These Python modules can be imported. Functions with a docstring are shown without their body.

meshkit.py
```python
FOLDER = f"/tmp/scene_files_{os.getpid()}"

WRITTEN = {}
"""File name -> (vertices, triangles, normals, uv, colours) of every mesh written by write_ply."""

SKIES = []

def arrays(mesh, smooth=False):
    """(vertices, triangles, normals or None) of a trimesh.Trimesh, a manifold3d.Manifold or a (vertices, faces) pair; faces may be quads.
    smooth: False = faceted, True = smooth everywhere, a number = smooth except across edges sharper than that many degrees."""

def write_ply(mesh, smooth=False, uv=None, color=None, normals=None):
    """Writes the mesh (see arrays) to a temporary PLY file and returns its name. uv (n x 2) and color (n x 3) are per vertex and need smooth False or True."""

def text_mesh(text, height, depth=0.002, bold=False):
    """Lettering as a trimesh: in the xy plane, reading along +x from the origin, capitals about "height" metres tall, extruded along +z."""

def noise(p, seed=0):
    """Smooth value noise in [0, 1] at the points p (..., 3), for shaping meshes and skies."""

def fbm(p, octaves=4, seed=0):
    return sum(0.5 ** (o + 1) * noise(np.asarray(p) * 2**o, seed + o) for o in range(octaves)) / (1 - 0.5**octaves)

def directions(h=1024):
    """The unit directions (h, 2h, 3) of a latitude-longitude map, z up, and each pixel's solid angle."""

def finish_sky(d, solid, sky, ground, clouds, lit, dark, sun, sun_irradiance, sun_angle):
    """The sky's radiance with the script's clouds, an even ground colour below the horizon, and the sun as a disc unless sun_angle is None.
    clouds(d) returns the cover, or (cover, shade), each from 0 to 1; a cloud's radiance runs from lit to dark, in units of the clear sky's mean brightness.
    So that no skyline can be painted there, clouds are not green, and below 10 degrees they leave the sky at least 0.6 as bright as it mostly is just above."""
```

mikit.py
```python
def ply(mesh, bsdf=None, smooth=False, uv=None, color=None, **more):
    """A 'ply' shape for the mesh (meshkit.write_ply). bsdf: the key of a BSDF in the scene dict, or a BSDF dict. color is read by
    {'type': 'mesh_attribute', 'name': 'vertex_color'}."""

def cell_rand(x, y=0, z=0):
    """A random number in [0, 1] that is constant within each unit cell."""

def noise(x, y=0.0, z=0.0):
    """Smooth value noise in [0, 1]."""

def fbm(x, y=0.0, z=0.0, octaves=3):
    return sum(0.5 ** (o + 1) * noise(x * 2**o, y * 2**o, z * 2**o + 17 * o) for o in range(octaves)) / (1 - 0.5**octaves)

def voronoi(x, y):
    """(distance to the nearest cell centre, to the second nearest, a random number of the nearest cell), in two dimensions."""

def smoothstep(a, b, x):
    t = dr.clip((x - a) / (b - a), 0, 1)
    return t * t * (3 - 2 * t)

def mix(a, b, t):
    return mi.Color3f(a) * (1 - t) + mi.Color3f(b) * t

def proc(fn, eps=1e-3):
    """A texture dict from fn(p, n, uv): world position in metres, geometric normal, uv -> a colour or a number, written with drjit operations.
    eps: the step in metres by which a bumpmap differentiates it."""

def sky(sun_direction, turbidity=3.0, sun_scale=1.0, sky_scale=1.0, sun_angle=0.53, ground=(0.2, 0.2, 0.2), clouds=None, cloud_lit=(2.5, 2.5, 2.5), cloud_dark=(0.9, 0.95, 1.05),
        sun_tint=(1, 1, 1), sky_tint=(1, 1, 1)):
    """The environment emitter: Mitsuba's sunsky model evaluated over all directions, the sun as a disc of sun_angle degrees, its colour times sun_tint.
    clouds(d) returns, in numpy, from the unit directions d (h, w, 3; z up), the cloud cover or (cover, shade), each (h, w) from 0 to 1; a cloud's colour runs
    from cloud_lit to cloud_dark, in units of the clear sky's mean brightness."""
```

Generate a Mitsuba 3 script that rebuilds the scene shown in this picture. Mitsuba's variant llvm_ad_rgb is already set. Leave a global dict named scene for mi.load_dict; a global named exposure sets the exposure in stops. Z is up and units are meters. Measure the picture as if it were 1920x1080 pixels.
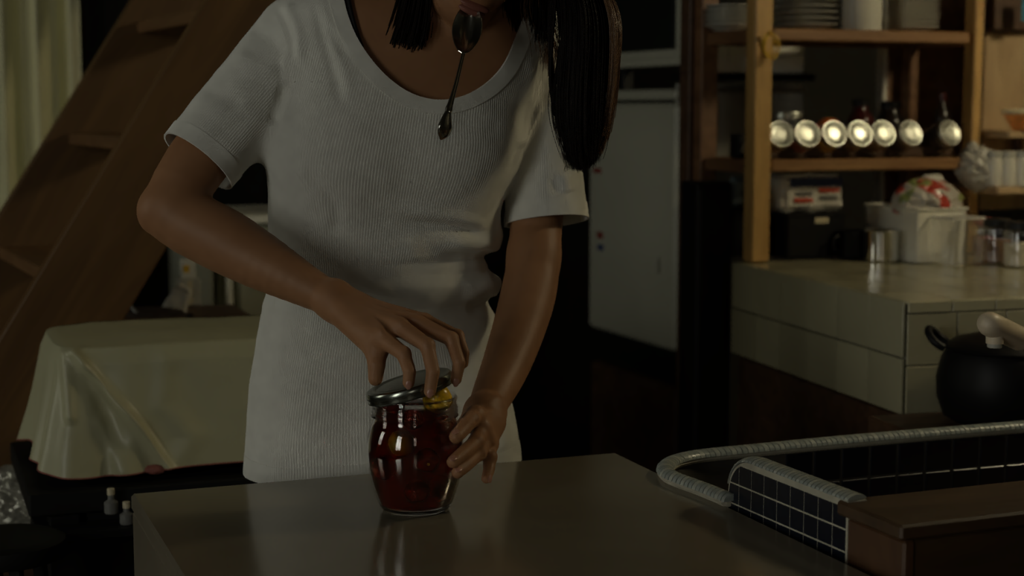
import math, random
import numpy as np, trimesh, mitsuba as mi, manifold3d as m3
import mikit, drjit as dr
from mikit import noise, fbm, smoothstep, mix, cell_rand
import meshkit

random.seed(7)
RNG = np.random.default_rng(7)
T = mi.ScalarTransform4f
scene, labels = {}, {}

# ------------------------------------------------------------------ camera, lamps, exposure
exposure = 3.0
FPX, CAM_Z = 3000.0, 1.25
PITCH = math.atan((540 - 200) / FPX)
CAM = np.array([0, 0, CAM_Z])
fwd = np.array([0, math.cos(PITCH), -math.sin(PITCH)])
scene['camera'] = {'type': 'thinlens', 'fov': math.degrees(2 * math.atan(960 / FPX)), 'fov_axis': 'x', 'aperture_radius': 0.0075, 'focus_distance': 2.16,
                   'near_clip': 0.05, 'far_clip': 50.0, 'to_world': T().look_at(origin=CAM.tolist(), target=(CAM + fwd).tolist(), up=[0, 0, 1])}
UNSEEN_WINDOW_RAD, UNSEEN_SMALL_WINDOW_RAD = (0.71, 0.71, 0.63), (0.38, 0.34, 0.28)
UNSEEN_SIDE_WINDOW_RAD = (0.36, 0.36, 0.30)
KEY_AT, KEY_R, KEY_RAD = (2.0, 2.75, 2.1), 0.12, (6.2, 5.3, 3.3)


def ray(px, py):
    d = np.array([(px - 960) / FPX, 1, -(py - 540) / FPX])
    c, s = math.cos(PITCH), math.sin(PITCH)
    return np.array([d[0], d[1] * c + d[2] * s, -d[1] * s + d[2] * c])


def P(px, py, Y):
    """The world point seen at a pixel of the photograph, at distance Y in front of the camera."""
    r = ray(px, py)
    return CAM + r * (Y / r[1])


def PZ(px, py, z):
    r = ray(px, py)
    return CAM + r * ((z - CAM_Z) / r[2])


YAW = math.radians(21)
U, V, W = np.array([math.cos(YAW), math.sin(YAW), 0]), np.array([-math.sin(YAW), math.cos(YAW), 0]), np.array([0, 0, 1.0])


# ------------------------------------------------------------------ helpers
COUNT = {}


def uniq(name):
    n = COUNT.get(name, -1) + 1
    COUNT[name] = n
    return name if n == 0 else f'{name}_{n:03d}'


def tag(key, label=None, cat=None, group=None, kind=None):
    d = labels.setdefault(key, {})
    for a, b in (('label', label), ('category', cat), ('group', group), ('kind', kind)):
        if b:
            d[a] = b
    return key


def thing(name, label, cat, group=None):
    return tag(uniq(name), label, cat, group)


def obj(name, mesh, mat, parent=None, smooth=30, label=None, kind=None, **kw):
    key = uniq((parent + '__' if parent else '') + name)
    scene[key] = mikit.ply(mesh, mat, smooth, **kw)
    if label or kind:
        tag(key, label, kind=kind)
    return key


def put(name, shape, parent, to_world):
    """Another piece that shares a ply dict."""
    key = uniq((parent + '__' if parent else '') + name)
    scene[key] = {**shape, 'to_world': to_world}
    return key


def struct(name, mesh, mat, label=None, smooth=30):
    scene[name] = mikit.ply(mesh, mat, smooth)
    tag(name, label, kind='structure')
    return name


def cat(*ms):
    return trimesh.util.concatenate([m for m in ms])


def cbox(size, ch=0.002):
    """A box with chamfered edges, centred on the origin."""
    a = np.array(size) / 2
    ch = min(ch, *(a * 0.8))
    pts = []
    for s in np.ndindex(2, 2, 2):
        s = np.array(s) * 2 - 1
        for k in range(3):
            q = a - ch
            q[k] = a[k]
            pts.append(s * q)
    return trimesh.convex.convex_hull(np.array(pts))


def xf(mesh, R=None, t=(0, 0, 0)):
    m = mesh.copy()
    M = np.eye(4)
    if R is not None:
        M[:3, :3] = R
    M[:3, 3] = t
    m.apply_transform(M)
    return m


def rz(a):
    c, s = math.cos(a), math.sin(a)
    return np.array([[c, -s, 0], [s, c, 0], [0, 0, 1.0]])


RYAW = rz(YAW)


def obox(center, size, ch=0.002, R=None):
    """A chamfered box whose sides follow the room's axes."""
    return xf(cbox(size, ch), RYAW if R is None else R, center)


def basis(z, hint=(0, 0, 1)):
    z = np.asarray(z, float) / np.linalg.norm(z)
    h = np.asarray(hint, float)
    if abs(z @ h) > 0.95 * np.linalg.norm(h):
        h = np.array([1.0, 0, 0])
    x = np.cross(h, z)
    x /= np.linalg.norm(x)
    return np.stack([x, np.cross(z, x), z], 1)


def bar(a, b, w, h, ch=0.002, hint=(0, 0, 1)):
    """A chamfered bar from a to b; w across the hint, h along it."""
    a, b = np.asarray(a, float), np.asarray(b, float)
    return xf(cbox((w, h, np.linalg.norm(b - a)), ch), basis(b - a, hint), (a + b) / 2)


def lathe(profile, n=48, at=(0, 0, 0), R=None):
    m = trimesh.creation.revolve(np.array(profile, float), sections=n)
    return xf(m, R, at)


def tube(points, r, n=10, cap=True, scale=None):
    """A tube along a polyline; r a number or one per point; scale=(a, b) flattens it in the frame's axes."""
    p = np.asarray(points, float)
    r = np.broadcast_to(r, (len(p),)).astype(float)
    t = np.gradient(p, axis=0)
    t /= np.linalg.norm(t, axis=1, keepdims=True)
    B = basis(t[0])
    x = B[:, 0]
    ang = np.arange(n) * 2 * np.pi / n
    rings = []
    sa, sb = scale or (1, 1)
    for i in range(len(p)):
        x = x - (x @ t[i]) * t[i]
        x /= np.linalg.norm(x)
        y = np.cross(t[i], x)
        rings.append(p[i] + r[i] * (sa * np.cos(ang)[:, None] * x + sb * np.sin(ang)[:, None] * y))
    v = np.vstack(rings)
    f = []
    for i in range(len(p) - 1):
        for j in range(n):
            a, b = i * n + j, i * n + (j + 1) % n
            f += [[a, b, b + n], [a, b + n, a + n]]
    if cap:
        v = np.vstack([v, p[0], p[-1]])
        k = len(v) - 2
        for j in range(n):
            f += [[k, (j + 1) % n, j], [k + 1, (len(p) - 1) * n + j, (len(p) - 1) * n + (j + 1) % n]]
    return trimesh.Trimesh(v, f, process=False)


def spline(pts, n):
    from scipy.interpolate import CubicSpline
    p = np.asarray(pts, float)
    s = np.concatenate([[0], np.cumsum(np.linalg.norm(np.diff(p, axis=0), axis=1))])
    return CubicSpline(s, p)(np.linspace(0, s[-1], n))


def man(mesh):
    return m3.Manifold(m3.Mesh(np.asarray(mesh.vertices, np.float32), np.asarray(mesh.faces, np.uint32)))


def tri(manifold):
    m = manifold.to_mesh()
    return trimesh.Trimesh(m.vert_properties[:, :3], m.tri_verts, process=False)


# ------------------------------------------------------------------ implicit surfaces
def smin(a, b, k):
    if k <= 0:
        return np.minimum(a, b)
    h = np.maximum(k - np.abs(a - b), 0) / k
    return np.minimum(a, b) - h * h * k * 0.25


def spline4(pts, n):
    from scipy.interpolate import PchipInterpolator, CubicSpline
    p = np.array([a for a, r in pts])
    s = np.concatenate([[0], np.cumsum(np.linalg.norm(np.diff(p, axis=0), axis=1))])
    q = np.linspace(0, s[-1], n)
    return np.hstack([CubicSpline(s, p)(q), 3 * PchipInterpolator(s, [r for a, r in pts])(q)[:, None]])


class Field:
    """A smooth union of parts, each with a bounding box so that only near parts are evaluated."""

    def __init__(self):
        self.parts = []

    def add(self, lo, hi, fn, k):
        self.parts.append((np.asarray(lo), np.asarray(hi), fn, k))

    def bone(self, a, b, ra, rb, k=0.01):
        a, b = np.asarray(a, float), np.asarray(b, float)
        ab = b - a
        L = max(ab @ ab, 1e-12)
        r = max(ra, rb)

        def fn(p):
            q = p - a
            t = np.clip(q @ ab / L, 0, 1)
            return np.linalg.norm(q - t[:, None] * ab, axis=1) - (ra + (rb - ra) * t)
        self.add(np.minimum(a, b) - r, np.maximum(a, b) + r, fn, k)

    def chain(self, pts, k=0.01, fine=0):
        """Bones in a row, one limb: joined into each other without swelling; fine > 0 bends them along a smooth curve of that many bones."""
        if fine:
            c = spline4(pts, fine)
            pts = [(q[:3], q[3] / 3) for q in c]
        A = [(np.asarray(a, float), np.asarray(b, float), ra, rb) for (a, ra), (b, rb) in zip(pts[:-1], pts[1:])]

        def fn(p):
            d = None
            for a, b, ra, rb in A:
                ab, q = b - a, p - a
                t = np.clip(q @ ab / max(ab @ ab, 1e-12), 0, 1)
                e = np.linalg.norm(q - t[:, None] * ab, axis=1) - (ra + (rb - ra) * t)
                d = e if d is None else np.minimum(d, e)
            return d
        P_ = np.array([a for a, r in pts])
        r = max(r for a, r in pts)
        self.add(P_.min(0) - r, P_.max(0) + r, fn, k)

    def ball(self, c, radii, R=None, k=0.01):
        c, radii = np.asarray(c, float), np.broadcast_to(radii, (3,)).astype(float)
        R = np.eye(3) if R is None else R

        def fn(p):
            q = (p - c) @ R
            k0 = np.linalg.norm(q / radii, axis=1)
            k1 = np.linalg.norm(q / radii ** 2, axis=1)
            return np.where(k1 > 1e-9, k0 * (k0 - 1) / np.maximum(k1, 1e-9), -radii.min())
        self.add(c - radii.max(), c + radii.max(), fn, k)

    def __call__(self, p, parts=None):
        d = np.full(len(p), 1.0)
        for lo, hi, fn, k in (self.parts if parts is None else parts):
            d = smin(d, fn(p), k)
        return d

    def near(self, lo, hi, margin):
        return [q for q in self.parts if np.all(q[0] - margin <= hi) and np.all(q[1] + margin >= lo)]


def surface(field, h, B=14, margin=0.03):
    """Sparse surface nets of the field's zero level."""
    lo = np.min([q[0] for q in field.parts], axis=0) - 4 * h
    hi = np.max([q[1] for q in field.parts], axis=0) + 4 * h
    nb = np.ceil((hi - lo) / (B * h)).astype(int)
    N = nb * B + 2
    loc = np.stack(np.meshgrid(*[np.arange(-1, B + 1)] * 3, indexing='ij'), -1).reshape(-1, 3)
    S = B + 2
    keys, verts, quads = [], [], []
    lin = lambda c: (c[:, 0] * N[1] + c[:, 1]) * N[2] + c[:, 2]
    half = B * h * 0.9
    for blk in np.ndindex(*nb):
        base = np.array(blk) * B
        c = lo + (base + B / 2) * h
        parts = field.near(c - B * h / 2, c + B * h / 2, margin)
        if not parts or abs(field(c[None], parts)[0]) > half + 0.012:
            continue
        pts = lo + (base + loc) * h
        d = field(pts, parts).reshape(S, S, S)
        if d.min() > 0 or d.max() < 0:
            continue
        # cells whose low corner is index 0..B-1 in block coordinates are owned; the ring at -1 is computed for the neighbours' quads only
        sgn = d < 0
        cell_sum = np.zeros((S - 1,) * 3, int)
        for a in np.ndindex(2, 2, 2):
            cell_sum += sgn[a[0]:S - 1 + a[0], a[1]:S - 1 + a[1], a[2]:S - 1 + a[2]]
        act = (cell_sum > 0) & (cell_sum < 8)
        ci = np.argwhere(act)
        acc, cnt = np.zeros((len(ci), 3)), np.zeros(len(ci))
        for ax in range(3):
            for a in np.ndindex(2, 2):
                o = np.zeros(3, int)
                o[[k for k in range(3) if k != ax]] = a
                e = np.zeros(3, int)
                e[ax] = 1
                p0, p1 = ci + o, ci + o + e
                d0, d1 = d[tuple(p0.T)], d[tuple(p1.T)]
                on = (d0 < 0) != (d1 < 0)
                t = np.where(on, d0 / np.where(on, d0 - d1, 1), 0)
                acc += np.where(on[:, None], p0 + t[:, None] * e, 0)
                cnt += on
        keys.append(lin(ci + base))
        verts.append(lo + (base + acc / cnt[:, None] - 1) * h)
        for ax in range(3):
            b1, b2 = (ax + 1) % 3, (ax + 2) % 3
            sl0 = [slice(1, S - 1)] * 3
            sl1 = [slice(1, S - 1)] * 3
            sl1[ax] = slice(2, S)
            s0, s1 = sgn[tuple(sl0)], sgn[tuple(sl1)]
            ed = np.argwhere(s0 != s1) + 1
            inside = s0[s0 != s1]
            if not len(ed):
                continue
            e1, e2 = np.zeros(3, int), np.zeros(3, int)
            e1[b1], e2[b2] = 1, 1
            q = np.stack([lin(ed - e1 - e2 + base), lin(ed - e2 + base), lin(ed + base), lin(ed - e1 + base)], 1)
            q[~inside] = q[~inside][:, ::-1]
            quads.append(q)
    keys, verts, quads = np.concatenate(keys), np.vstack(verts), np.vstack(quads)
    uk, idx = np.unique(keys, return_index=True)
    verts = verts[idx]
    qi = np.searchsorted(uk, quads)
    ok = np.all((qi < len(uk)), axis=1)
    qi = qi[ok]
    ok = np.all(uk[qi] == quads[ok], axis=1)
    qi = qi[ok]
    f = np.vstack([qi[:, [0, 1, 2]], qi[:, [0, 2, 3]]])
    return verts, f


def clip(v, f, s, extra=None):
    """Keeps the side s > 0 of a mesh, with new vertices on s = 0. extra: arrays per vertex carried along."""
    s = np.where(np.abs(s) < 1e-7, 1e-7, s)
    keep = (s > 0)[f]
    n = keep.sum(1)
    out = [f[n == 3]]
    new_v, new_e, cache = [], [[] for _ in (extra or [])], {}

    def mid(a, b):
        k = (a, b) if a < b else (b, a)
        if k not in cache:
            t = s[k[0]] / (s[k[0]] - s[k[1]])
            cache[k] = len(v) + len(new_v)
            new_v.append(v[k[0]] * (1 - t) + v[k[1]] * t)
            for e, x in zip(new_e, extra or []):
                e.append(x[k[0]] * (1 - t) + x[k[1]] * t)
        return cache[k]
    add = []
    for fa, ka in zip(f[n == 1], keep[n == 1]):
        i = int(np.argmax(ka))
        a, b, c = fa[i], fa[(i + 1) % 3], fa[(i + 2) % 3]
        add.append([a, mid(a, b), mid(a, c)])
    for fa, ka in zip(f[n == 2], keep[n == 2]):
        i = int(np.argmin(ka))
        a, b, c = fa[i], fa[(i + 1) % 3], fa[(i + 2) % 3]
        ab, ac = mid(a, b), mid(a, c)
        add += [[ab, b, c], [ab, c, ac]]
    if add:
        out.append(np.array(add))
    f = np.vstack(out)
    if new_v:
        v = np.vstack([v, new_v])
    ex = [np.concatenate([x, np.array(e)]) if len(e) else x for x, e in zip(extra or [], new_e)]
    used = np.unique(f)
    m = np.full(len(v), -1)
    m[used] = np.arange(len(used))
    return v[used], m[f], [x[used] for x in ex]


def vnormals(v, f):
    n = np.zeros_like(v)
    fn = np.cross(v[f[:, 1]] - v[f[:, 0]], v[f[:, 2]] - v[f[:, 0]])
    for k in range(3):
        np.add.at(n, f[:, k], fn)
    return n / np.maximum(np.linalg.norm(n, axis=1, keepdims=True), 1e-12)


def solidify(v, f, t, n=None, uv=None):
    """Gives an open sheet the thickness t inwards, with its own rim."""
    n = vnormals(v, f) if n is None else n
    e = np.vstack([f[:, [0, 1]], f[:, [1, 2]], f[:, [2, 0]]])
    k = e.min(1).astype(np.int64) * len(v) + e.max(1)
    _, inv, c = np.unique(k, return_inverse=True, return_counts=True)
    rim = e[c[inv] == 1]
    N = len(v)
    inner = v - n * t
    a, b = rim[:, 0], rim[:, 1]
    M = len(rim)
    rv = np.vstack([v[a], v[b], inner[b], inner[a]])
    i = np.arange(M) + 2 * N
    rf = np.vstack([np.stack([i + M, i, i + 2 * M], 1), np.stack([i + 2 * M, i, i + 3 * M], 1)])
    V2, F2 = np.vstack([v, inner, rv]), np.vstack([f, f[:, ::-1] + N, rf])
    if uv is None:
        return V2, F2
    return V2, F2, np.vstack([uv, uv, uv[a], uv[b], uv[b], uv[a]])


# ------------------------------------------------------------------ materials
def mat(name, color, rough=0.5, metal=0.0, spec=0.5, bump=None, **more):
    b = {'type': 'principled', 'base_color': color if isinstance(color, dict) else {'type': 'rgb', 'value': list(color)}, 'roughness': rough, 'metallic': metal, 'specular': spec, **more}
    if bump is not None:
        b = {'type': 'bumpmap', 'arbitrary': bump, 'scale': 1.0, 'nested': b}
    scene[name] = {'type': 'twosided', 'bsdf': b}
    return name


def wood_fn(light, dark, axis, across=60.0, along=2.5, knots=False, seed=0.0):
    A = basis(axis)
    ax, ay, az = A[:, 0], A[:, 1], A[:, 2]

    def fn(p, n, uv):
        x, y, z = (p.x * float(a[0]) + p.y * float(a[1]) + p.z * float(a[2]) for a in (ax, ay, az))
        w = fbm(x * 14 + seed, y * 14, z * along, 3)
        g = fbm(x * across + w * 7, y * across + w * 7, z * along * 1.4 + seed, 3)
        t = smoothstep(0.25, 0.75, g) * 0.6 + smoothstep(0.3, 0.7, w) * 0.4
        c = mix(light, dark, t)
        if knots:
            kx, ky, kr = mikit.voronoi(x * 7 + z * 0.0 + 3.1, z * 5 + 0.7)
            c = mix(c, mi.Color3f(dark) * 0.35, smoothstep(0.16, 0.07, kx) * dr.select(kr > 0.45, 1.0, 0.0))
        return c
    return mikit.proc(fn)


def plain(name, rgb, rough=0.5, var=0.12, freq=18.0, **kw):
    c = tuple(rgb)

    def fn(p, n, uv):
        k = fbm(p.x * freq, p.y * freq, p.z * freq, 3)
        return mi.Color3f(c) * (1 - var + 2 * var * k)
    return mat(name, mikit.proc(fn), rough, **kw)


plain('steel', (0.185, 0.160, 0.115), 0.17, 0.10, 9, metal=0.25, spec=0.4)
plain('black_paint', (0.009, 0.009, 0.008), 0.55, spec=.2)
mat('chrome', (0.75, 0.74, 0.70), 0.12, 1.0)
plain('spoon_metal', (0.42, 0.41, 0.36), 0.16, 0.05, 80, metal=1.0)

# ------------------------------------------------------------------ the room
plain('dark_plaster', (0.035, 0.032, 0.024), 0.8, 0.2, 5)  # walls and ceiling kept dark so that little light bounces
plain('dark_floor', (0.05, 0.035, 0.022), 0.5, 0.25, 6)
RC = np.array([0.2, 2.4, 0])      # a point of the room; the room's box follows U and V


def rp(s, t, z):
    return RC + s * U + t * V + z * W


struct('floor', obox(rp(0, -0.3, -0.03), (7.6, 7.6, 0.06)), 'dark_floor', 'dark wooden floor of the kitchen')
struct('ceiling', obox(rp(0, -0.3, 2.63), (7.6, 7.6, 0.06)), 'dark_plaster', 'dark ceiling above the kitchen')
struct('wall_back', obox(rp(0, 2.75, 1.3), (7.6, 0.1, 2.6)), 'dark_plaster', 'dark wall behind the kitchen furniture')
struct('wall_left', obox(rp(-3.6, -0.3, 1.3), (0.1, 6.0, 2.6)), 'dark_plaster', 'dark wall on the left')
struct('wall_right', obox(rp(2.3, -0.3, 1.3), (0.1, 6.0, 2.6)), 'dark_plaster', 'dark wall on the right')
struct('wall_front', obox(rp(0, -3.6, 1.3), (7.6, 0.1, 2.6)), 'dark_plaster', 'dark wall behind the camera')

# out of view: a lamp on the right, windows lighting from left and front
scene['lamp_metal'] = {'type': 'twosided', 'bsdf': {'type': 'diffuse', 'reflectance': {'type': 'rgb', 'value': [0.05, 0.05, 0.05]}}}


def unseen_globe_lamp(at, r, rad, label, name, standing):
    t = thing(name, label, 'lamp')
    m = trimesh.creation.icosphere(3, r)
    m.apply_translation(at)
    k = obj('globe', m, 'lamp_metal', t, True)
    scene[k]['emitter'] = {'type': 'area', 'radiance': {'type': 'rgb', 'value': list(rad)}}
    x, y, z = at
    if standing:
        obj('pole', tube([[x, y, 0.02], [x, y, z - r + .01]], 0.012, 10), 'lamp_metal', t)
        obj('base', lathe([(0, 0), (.16, 0), (.16, .015), (.02, .03), (0, .03)], 32, (x, y, 0)), 'lamp_metal', t)
    else:
        obj('cord', tube([[x, y, z + r - .005], [x, y, 2.6]], 0.006, 8), 'lamp_metal', t)


def unseen_lit_window(name, at, across, normal, w, h, n, rad, bar_w=0.05):
    """An out-of-view window of n glowing panes in a row, placed for its light; frame and panes are its parts."""
    tag(name, None, kind='structure')
    R = np.stack([across, np.cross(normal, across), normal], 1)
    pw = (w - bar_w) / n
    for k in range(n + 1):
        obj('frame', xf(cbox((bar_w, h + 2 * bar_w, .06), .004), R, at + across * (k * pw - (w - bar_w) / 2)), 'lamp_metal', name)
    for sg in (-1, 1):
        obj('frame', xf(cbox((w, bar_w, .055), .004), R, at + np.cross(normal, across) * sg * (h + bar_w) / 2), 'lamp_metal', name)
    for k in range(n):
        q = xf(trimesh.Trimesh([[-.5, -.5, 0], [.5, -.5, 0], [.5, .5, 0], [-.5, .5, 0]], [[0, 1, 2], [0, 2, 3]]), np.eye(3))
        q.apply_scale([pw - bar_w, h, 1])
        key = obj('pane', xf(q, R, at + across * ((k + .5) * pw - (w - bar_w) / 2)), 'lamp_metal', name, False)
        scene[key]['emitter'] = {'type': 'area', 'radiance': {'type': 'rgb', 'value': list(rad)}}


unseen_lit_window('window_1', rp(-3.515, -2.15, 1.55), -V, U, 0.95, 1.5, 2, UNSEEN_WINDOW_RAD)  # out of view, placed to light her front and the jar from the left
unseen_lit_window('window_3', rp(-3.515, .95, 1.50), -V, U, 0.72, 1.2, 2, UNSEEN_SIDE_WINDOW_RAD)  # out of view, lights the counter side, refrigerator and curtain from the left
unseen_lit_window('window_2', rp(-1.45, -3.515, 1.75), U, V, 0.50, 0.55, 2, UNSEEN_SMALL_WINDOW_RAD, .06)  # out of view behind the camera, mirrored in the jar, lights softly
unseen_globe_lamp(KEY_AT, KEY_R, KEY_RAD, 'unseen small warm globe lamp on the right, lighting her outline and the shelf', 'unseen_lamp_right', False)  # lamp out of view, placed to light her right edge and the shelf

# ------------------------------------------------------------------ steel table
ZT = 0.72
tb = thing('steel_table', 'low stainless steel kitchen table with bare brushed top under the jar', 'table')
A0 = PZ(245, 925, ZT)
TL, TD = 0.735, 0.95


def tp(s, t, z):
    return np.array([A0[0], A0[1], 0]) + s * U - t * V + z * W


obj('tabletop', obox(tp(TL / 2, TD / 2, ZT - 0.012), (TL, TD, 0.024), 0.004), 'steel', tb)
obj('side_panel', obox(tp(0.006, TD / 2, ZT / 2 - 0.012), (0.010, TD - 0.012, ZT - 0.025)), 'steel', tb)
obj('side_panel', obox(tp(TL - 0.006, TD / 2, ZT / 2 - 0.012), (0.010, TD - 0.012, ZT - 0.025)), 'steel', tb)
obj('back_panel', obox(tp(TL / 2, 0.006, ZT / 2 - 0.012), (TL - 0.024, 0.008, ZT - 0.025)), 'steel', tb)
obj('lower_shelf', obox(tp(TL / 2, TD / 2, 0.12), (TL - 0.024, TD - 0.03, 0.02)), 'steel', tb)

# ------------------------------------------------------------------ the woman
def skin_fn(p, n, uv):
    k = fbm(p.x * 30, p.y * 30, p.z * 30, 3)
    return mix((0.27, 0.130, 0.062), (0.34, 0.175, 0.088), k)


def skin_bump(p, n, uv):
    return (fbm(p.x * 420, p.y * 420, p.z * 420, 2) - 0.5) * 0.0005


scene['skin'] = {'type': 'twosided', 'bsdf': {'type': 'principled', 'base_color': mikit.proc(skin_fn), 'roughness': 0.5, 'specular': 0.26}}
plain('nail', (0.36, 0.18, 0.13), 0.25, 0.05)
plain('lip_skin', (0.20, 0.075, 0.055), 0.4, 0.08)


def knit_fn(p, n, uv):
    k = fbm(p.x * 60, p.y * 60, p.z * 60, 2)
    return mi.Color3f(0.66, 0.655, 0.60) * (0.94 + 0.12 * k)


def rib_fn(p, n, uv):
    x = uv.x * (2 * math.pi / 0.0034)
    return (dr.sin(x) + 0.25 * dr.sin(2 * x)) * 0.00025 + (noise(uv.x * 900, uv.y * 900) - 0.5) * 0.00015


def band_fn(p, n, uv):
    x = uv.x * (2 * math.pi / 0.0017)
    return dr.sin(x) * 0.00006 + (noise(p.x * 900, p.y * 900, p.z * 900) - 0.5) * 0.0001


for nm, fn in (('rib_knit', rib_fn), ('smooth_knit', band_fn)):
    scene[nm] = {'type': 'twosided', 'bsdf': {'type': 'bumpmap', 'arbitrary': mikit.proc(fn, 2e-4), 'scale': 1.0, 'nested': {
        'type': 'principled', 'base_color': mikit.proc(knit_fn), 'roughness': 0.85, 'specular': 0.15, 'sheen': 0.35}}}
plain('dark_trousers', (0.02, 0.02, 0.024), 0.85, 0.2, 40)
plain('strap_cloth', (0.008, 0.008, 0.010), 0.7)
plain('slipper_cloth', (0.06, 0.04, 0.03), 0.8)

BY = math.radians(17)
BX, BF = np.array([math.cos(BY), math.sin(BY), 0]), np.array([math.sin(BY), -math.cos(BY), 0])   # her left-right axis as seen, her front
# rows of the torso: photo y, left and right outline, depth of the middle, half thickness
ROWS = [(-110, 735, 880, 2.425, .055), (-75, 700, 925, 2.42, .060), (-45, 640, 975, 2.415, .068), (-15, 575, 1025, 2.41, .080), (30, 530, 1045, 2.405, .092), (100, 520, 1025, 2.40, .100),
        (200, 508, 990, 2.40, .106), (300, 503, 955, 2.405, .112), (380, 504, 934, 2.413, .107), (418, 505, 933, 2.416, .105), (445, 505, 938, 2.418, .104), (470, 505, 932, 2.42, .102), (486, 505, 904, 2.42, .100),
        (504, 504, 907, 2.422, .099), (532, 501, 937, 2.425, .100), (553, 497, 929, 2.427, .101), (570, 493, 912, 2.428, .102), (600, 487, 925, 2.43, .104),
        (700, 470, 940, 2.43, .112), (800, 462, 962, 2.43, .116), (905, 455, 976, 2.43, .116), (960, 452, 980, 2.43, .116)]
tz, tcx, tcy, ta, tbk = [], [], [], [], []
for y, xl, xr, Yc, b in ROWS:
    hw = (xr - xl) / 2 / FPX * Yc
    l, r = P(xl, y, Yc - hw * math.sin(BY)), P(xr, y, Yc + hw * math.sin(BY))
    c = (l + r) / 2
    tz.append(c[2]); tcx.append(c[0]); tcy.append(c[1]); ta.append(np.linalg.norm((r - l)[:2]) / 2); tbk.append(b)
order = np.argsort(tz)
tz, tcx, tcy, ta, tbk = (np.array(q)[order] for q in (tz, tcx, tcy, ta, tbk))
from scipy.interpolate import PchipInterpolator
ROWF = [PchipInterpolator(tz, q) for q in (tcx, tcy, ta, tbk)]


UVROW = [np.polyfit(tz[2:-1], q[2:-1], 2) for q in (tcx, tcy, ta)]


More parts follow.
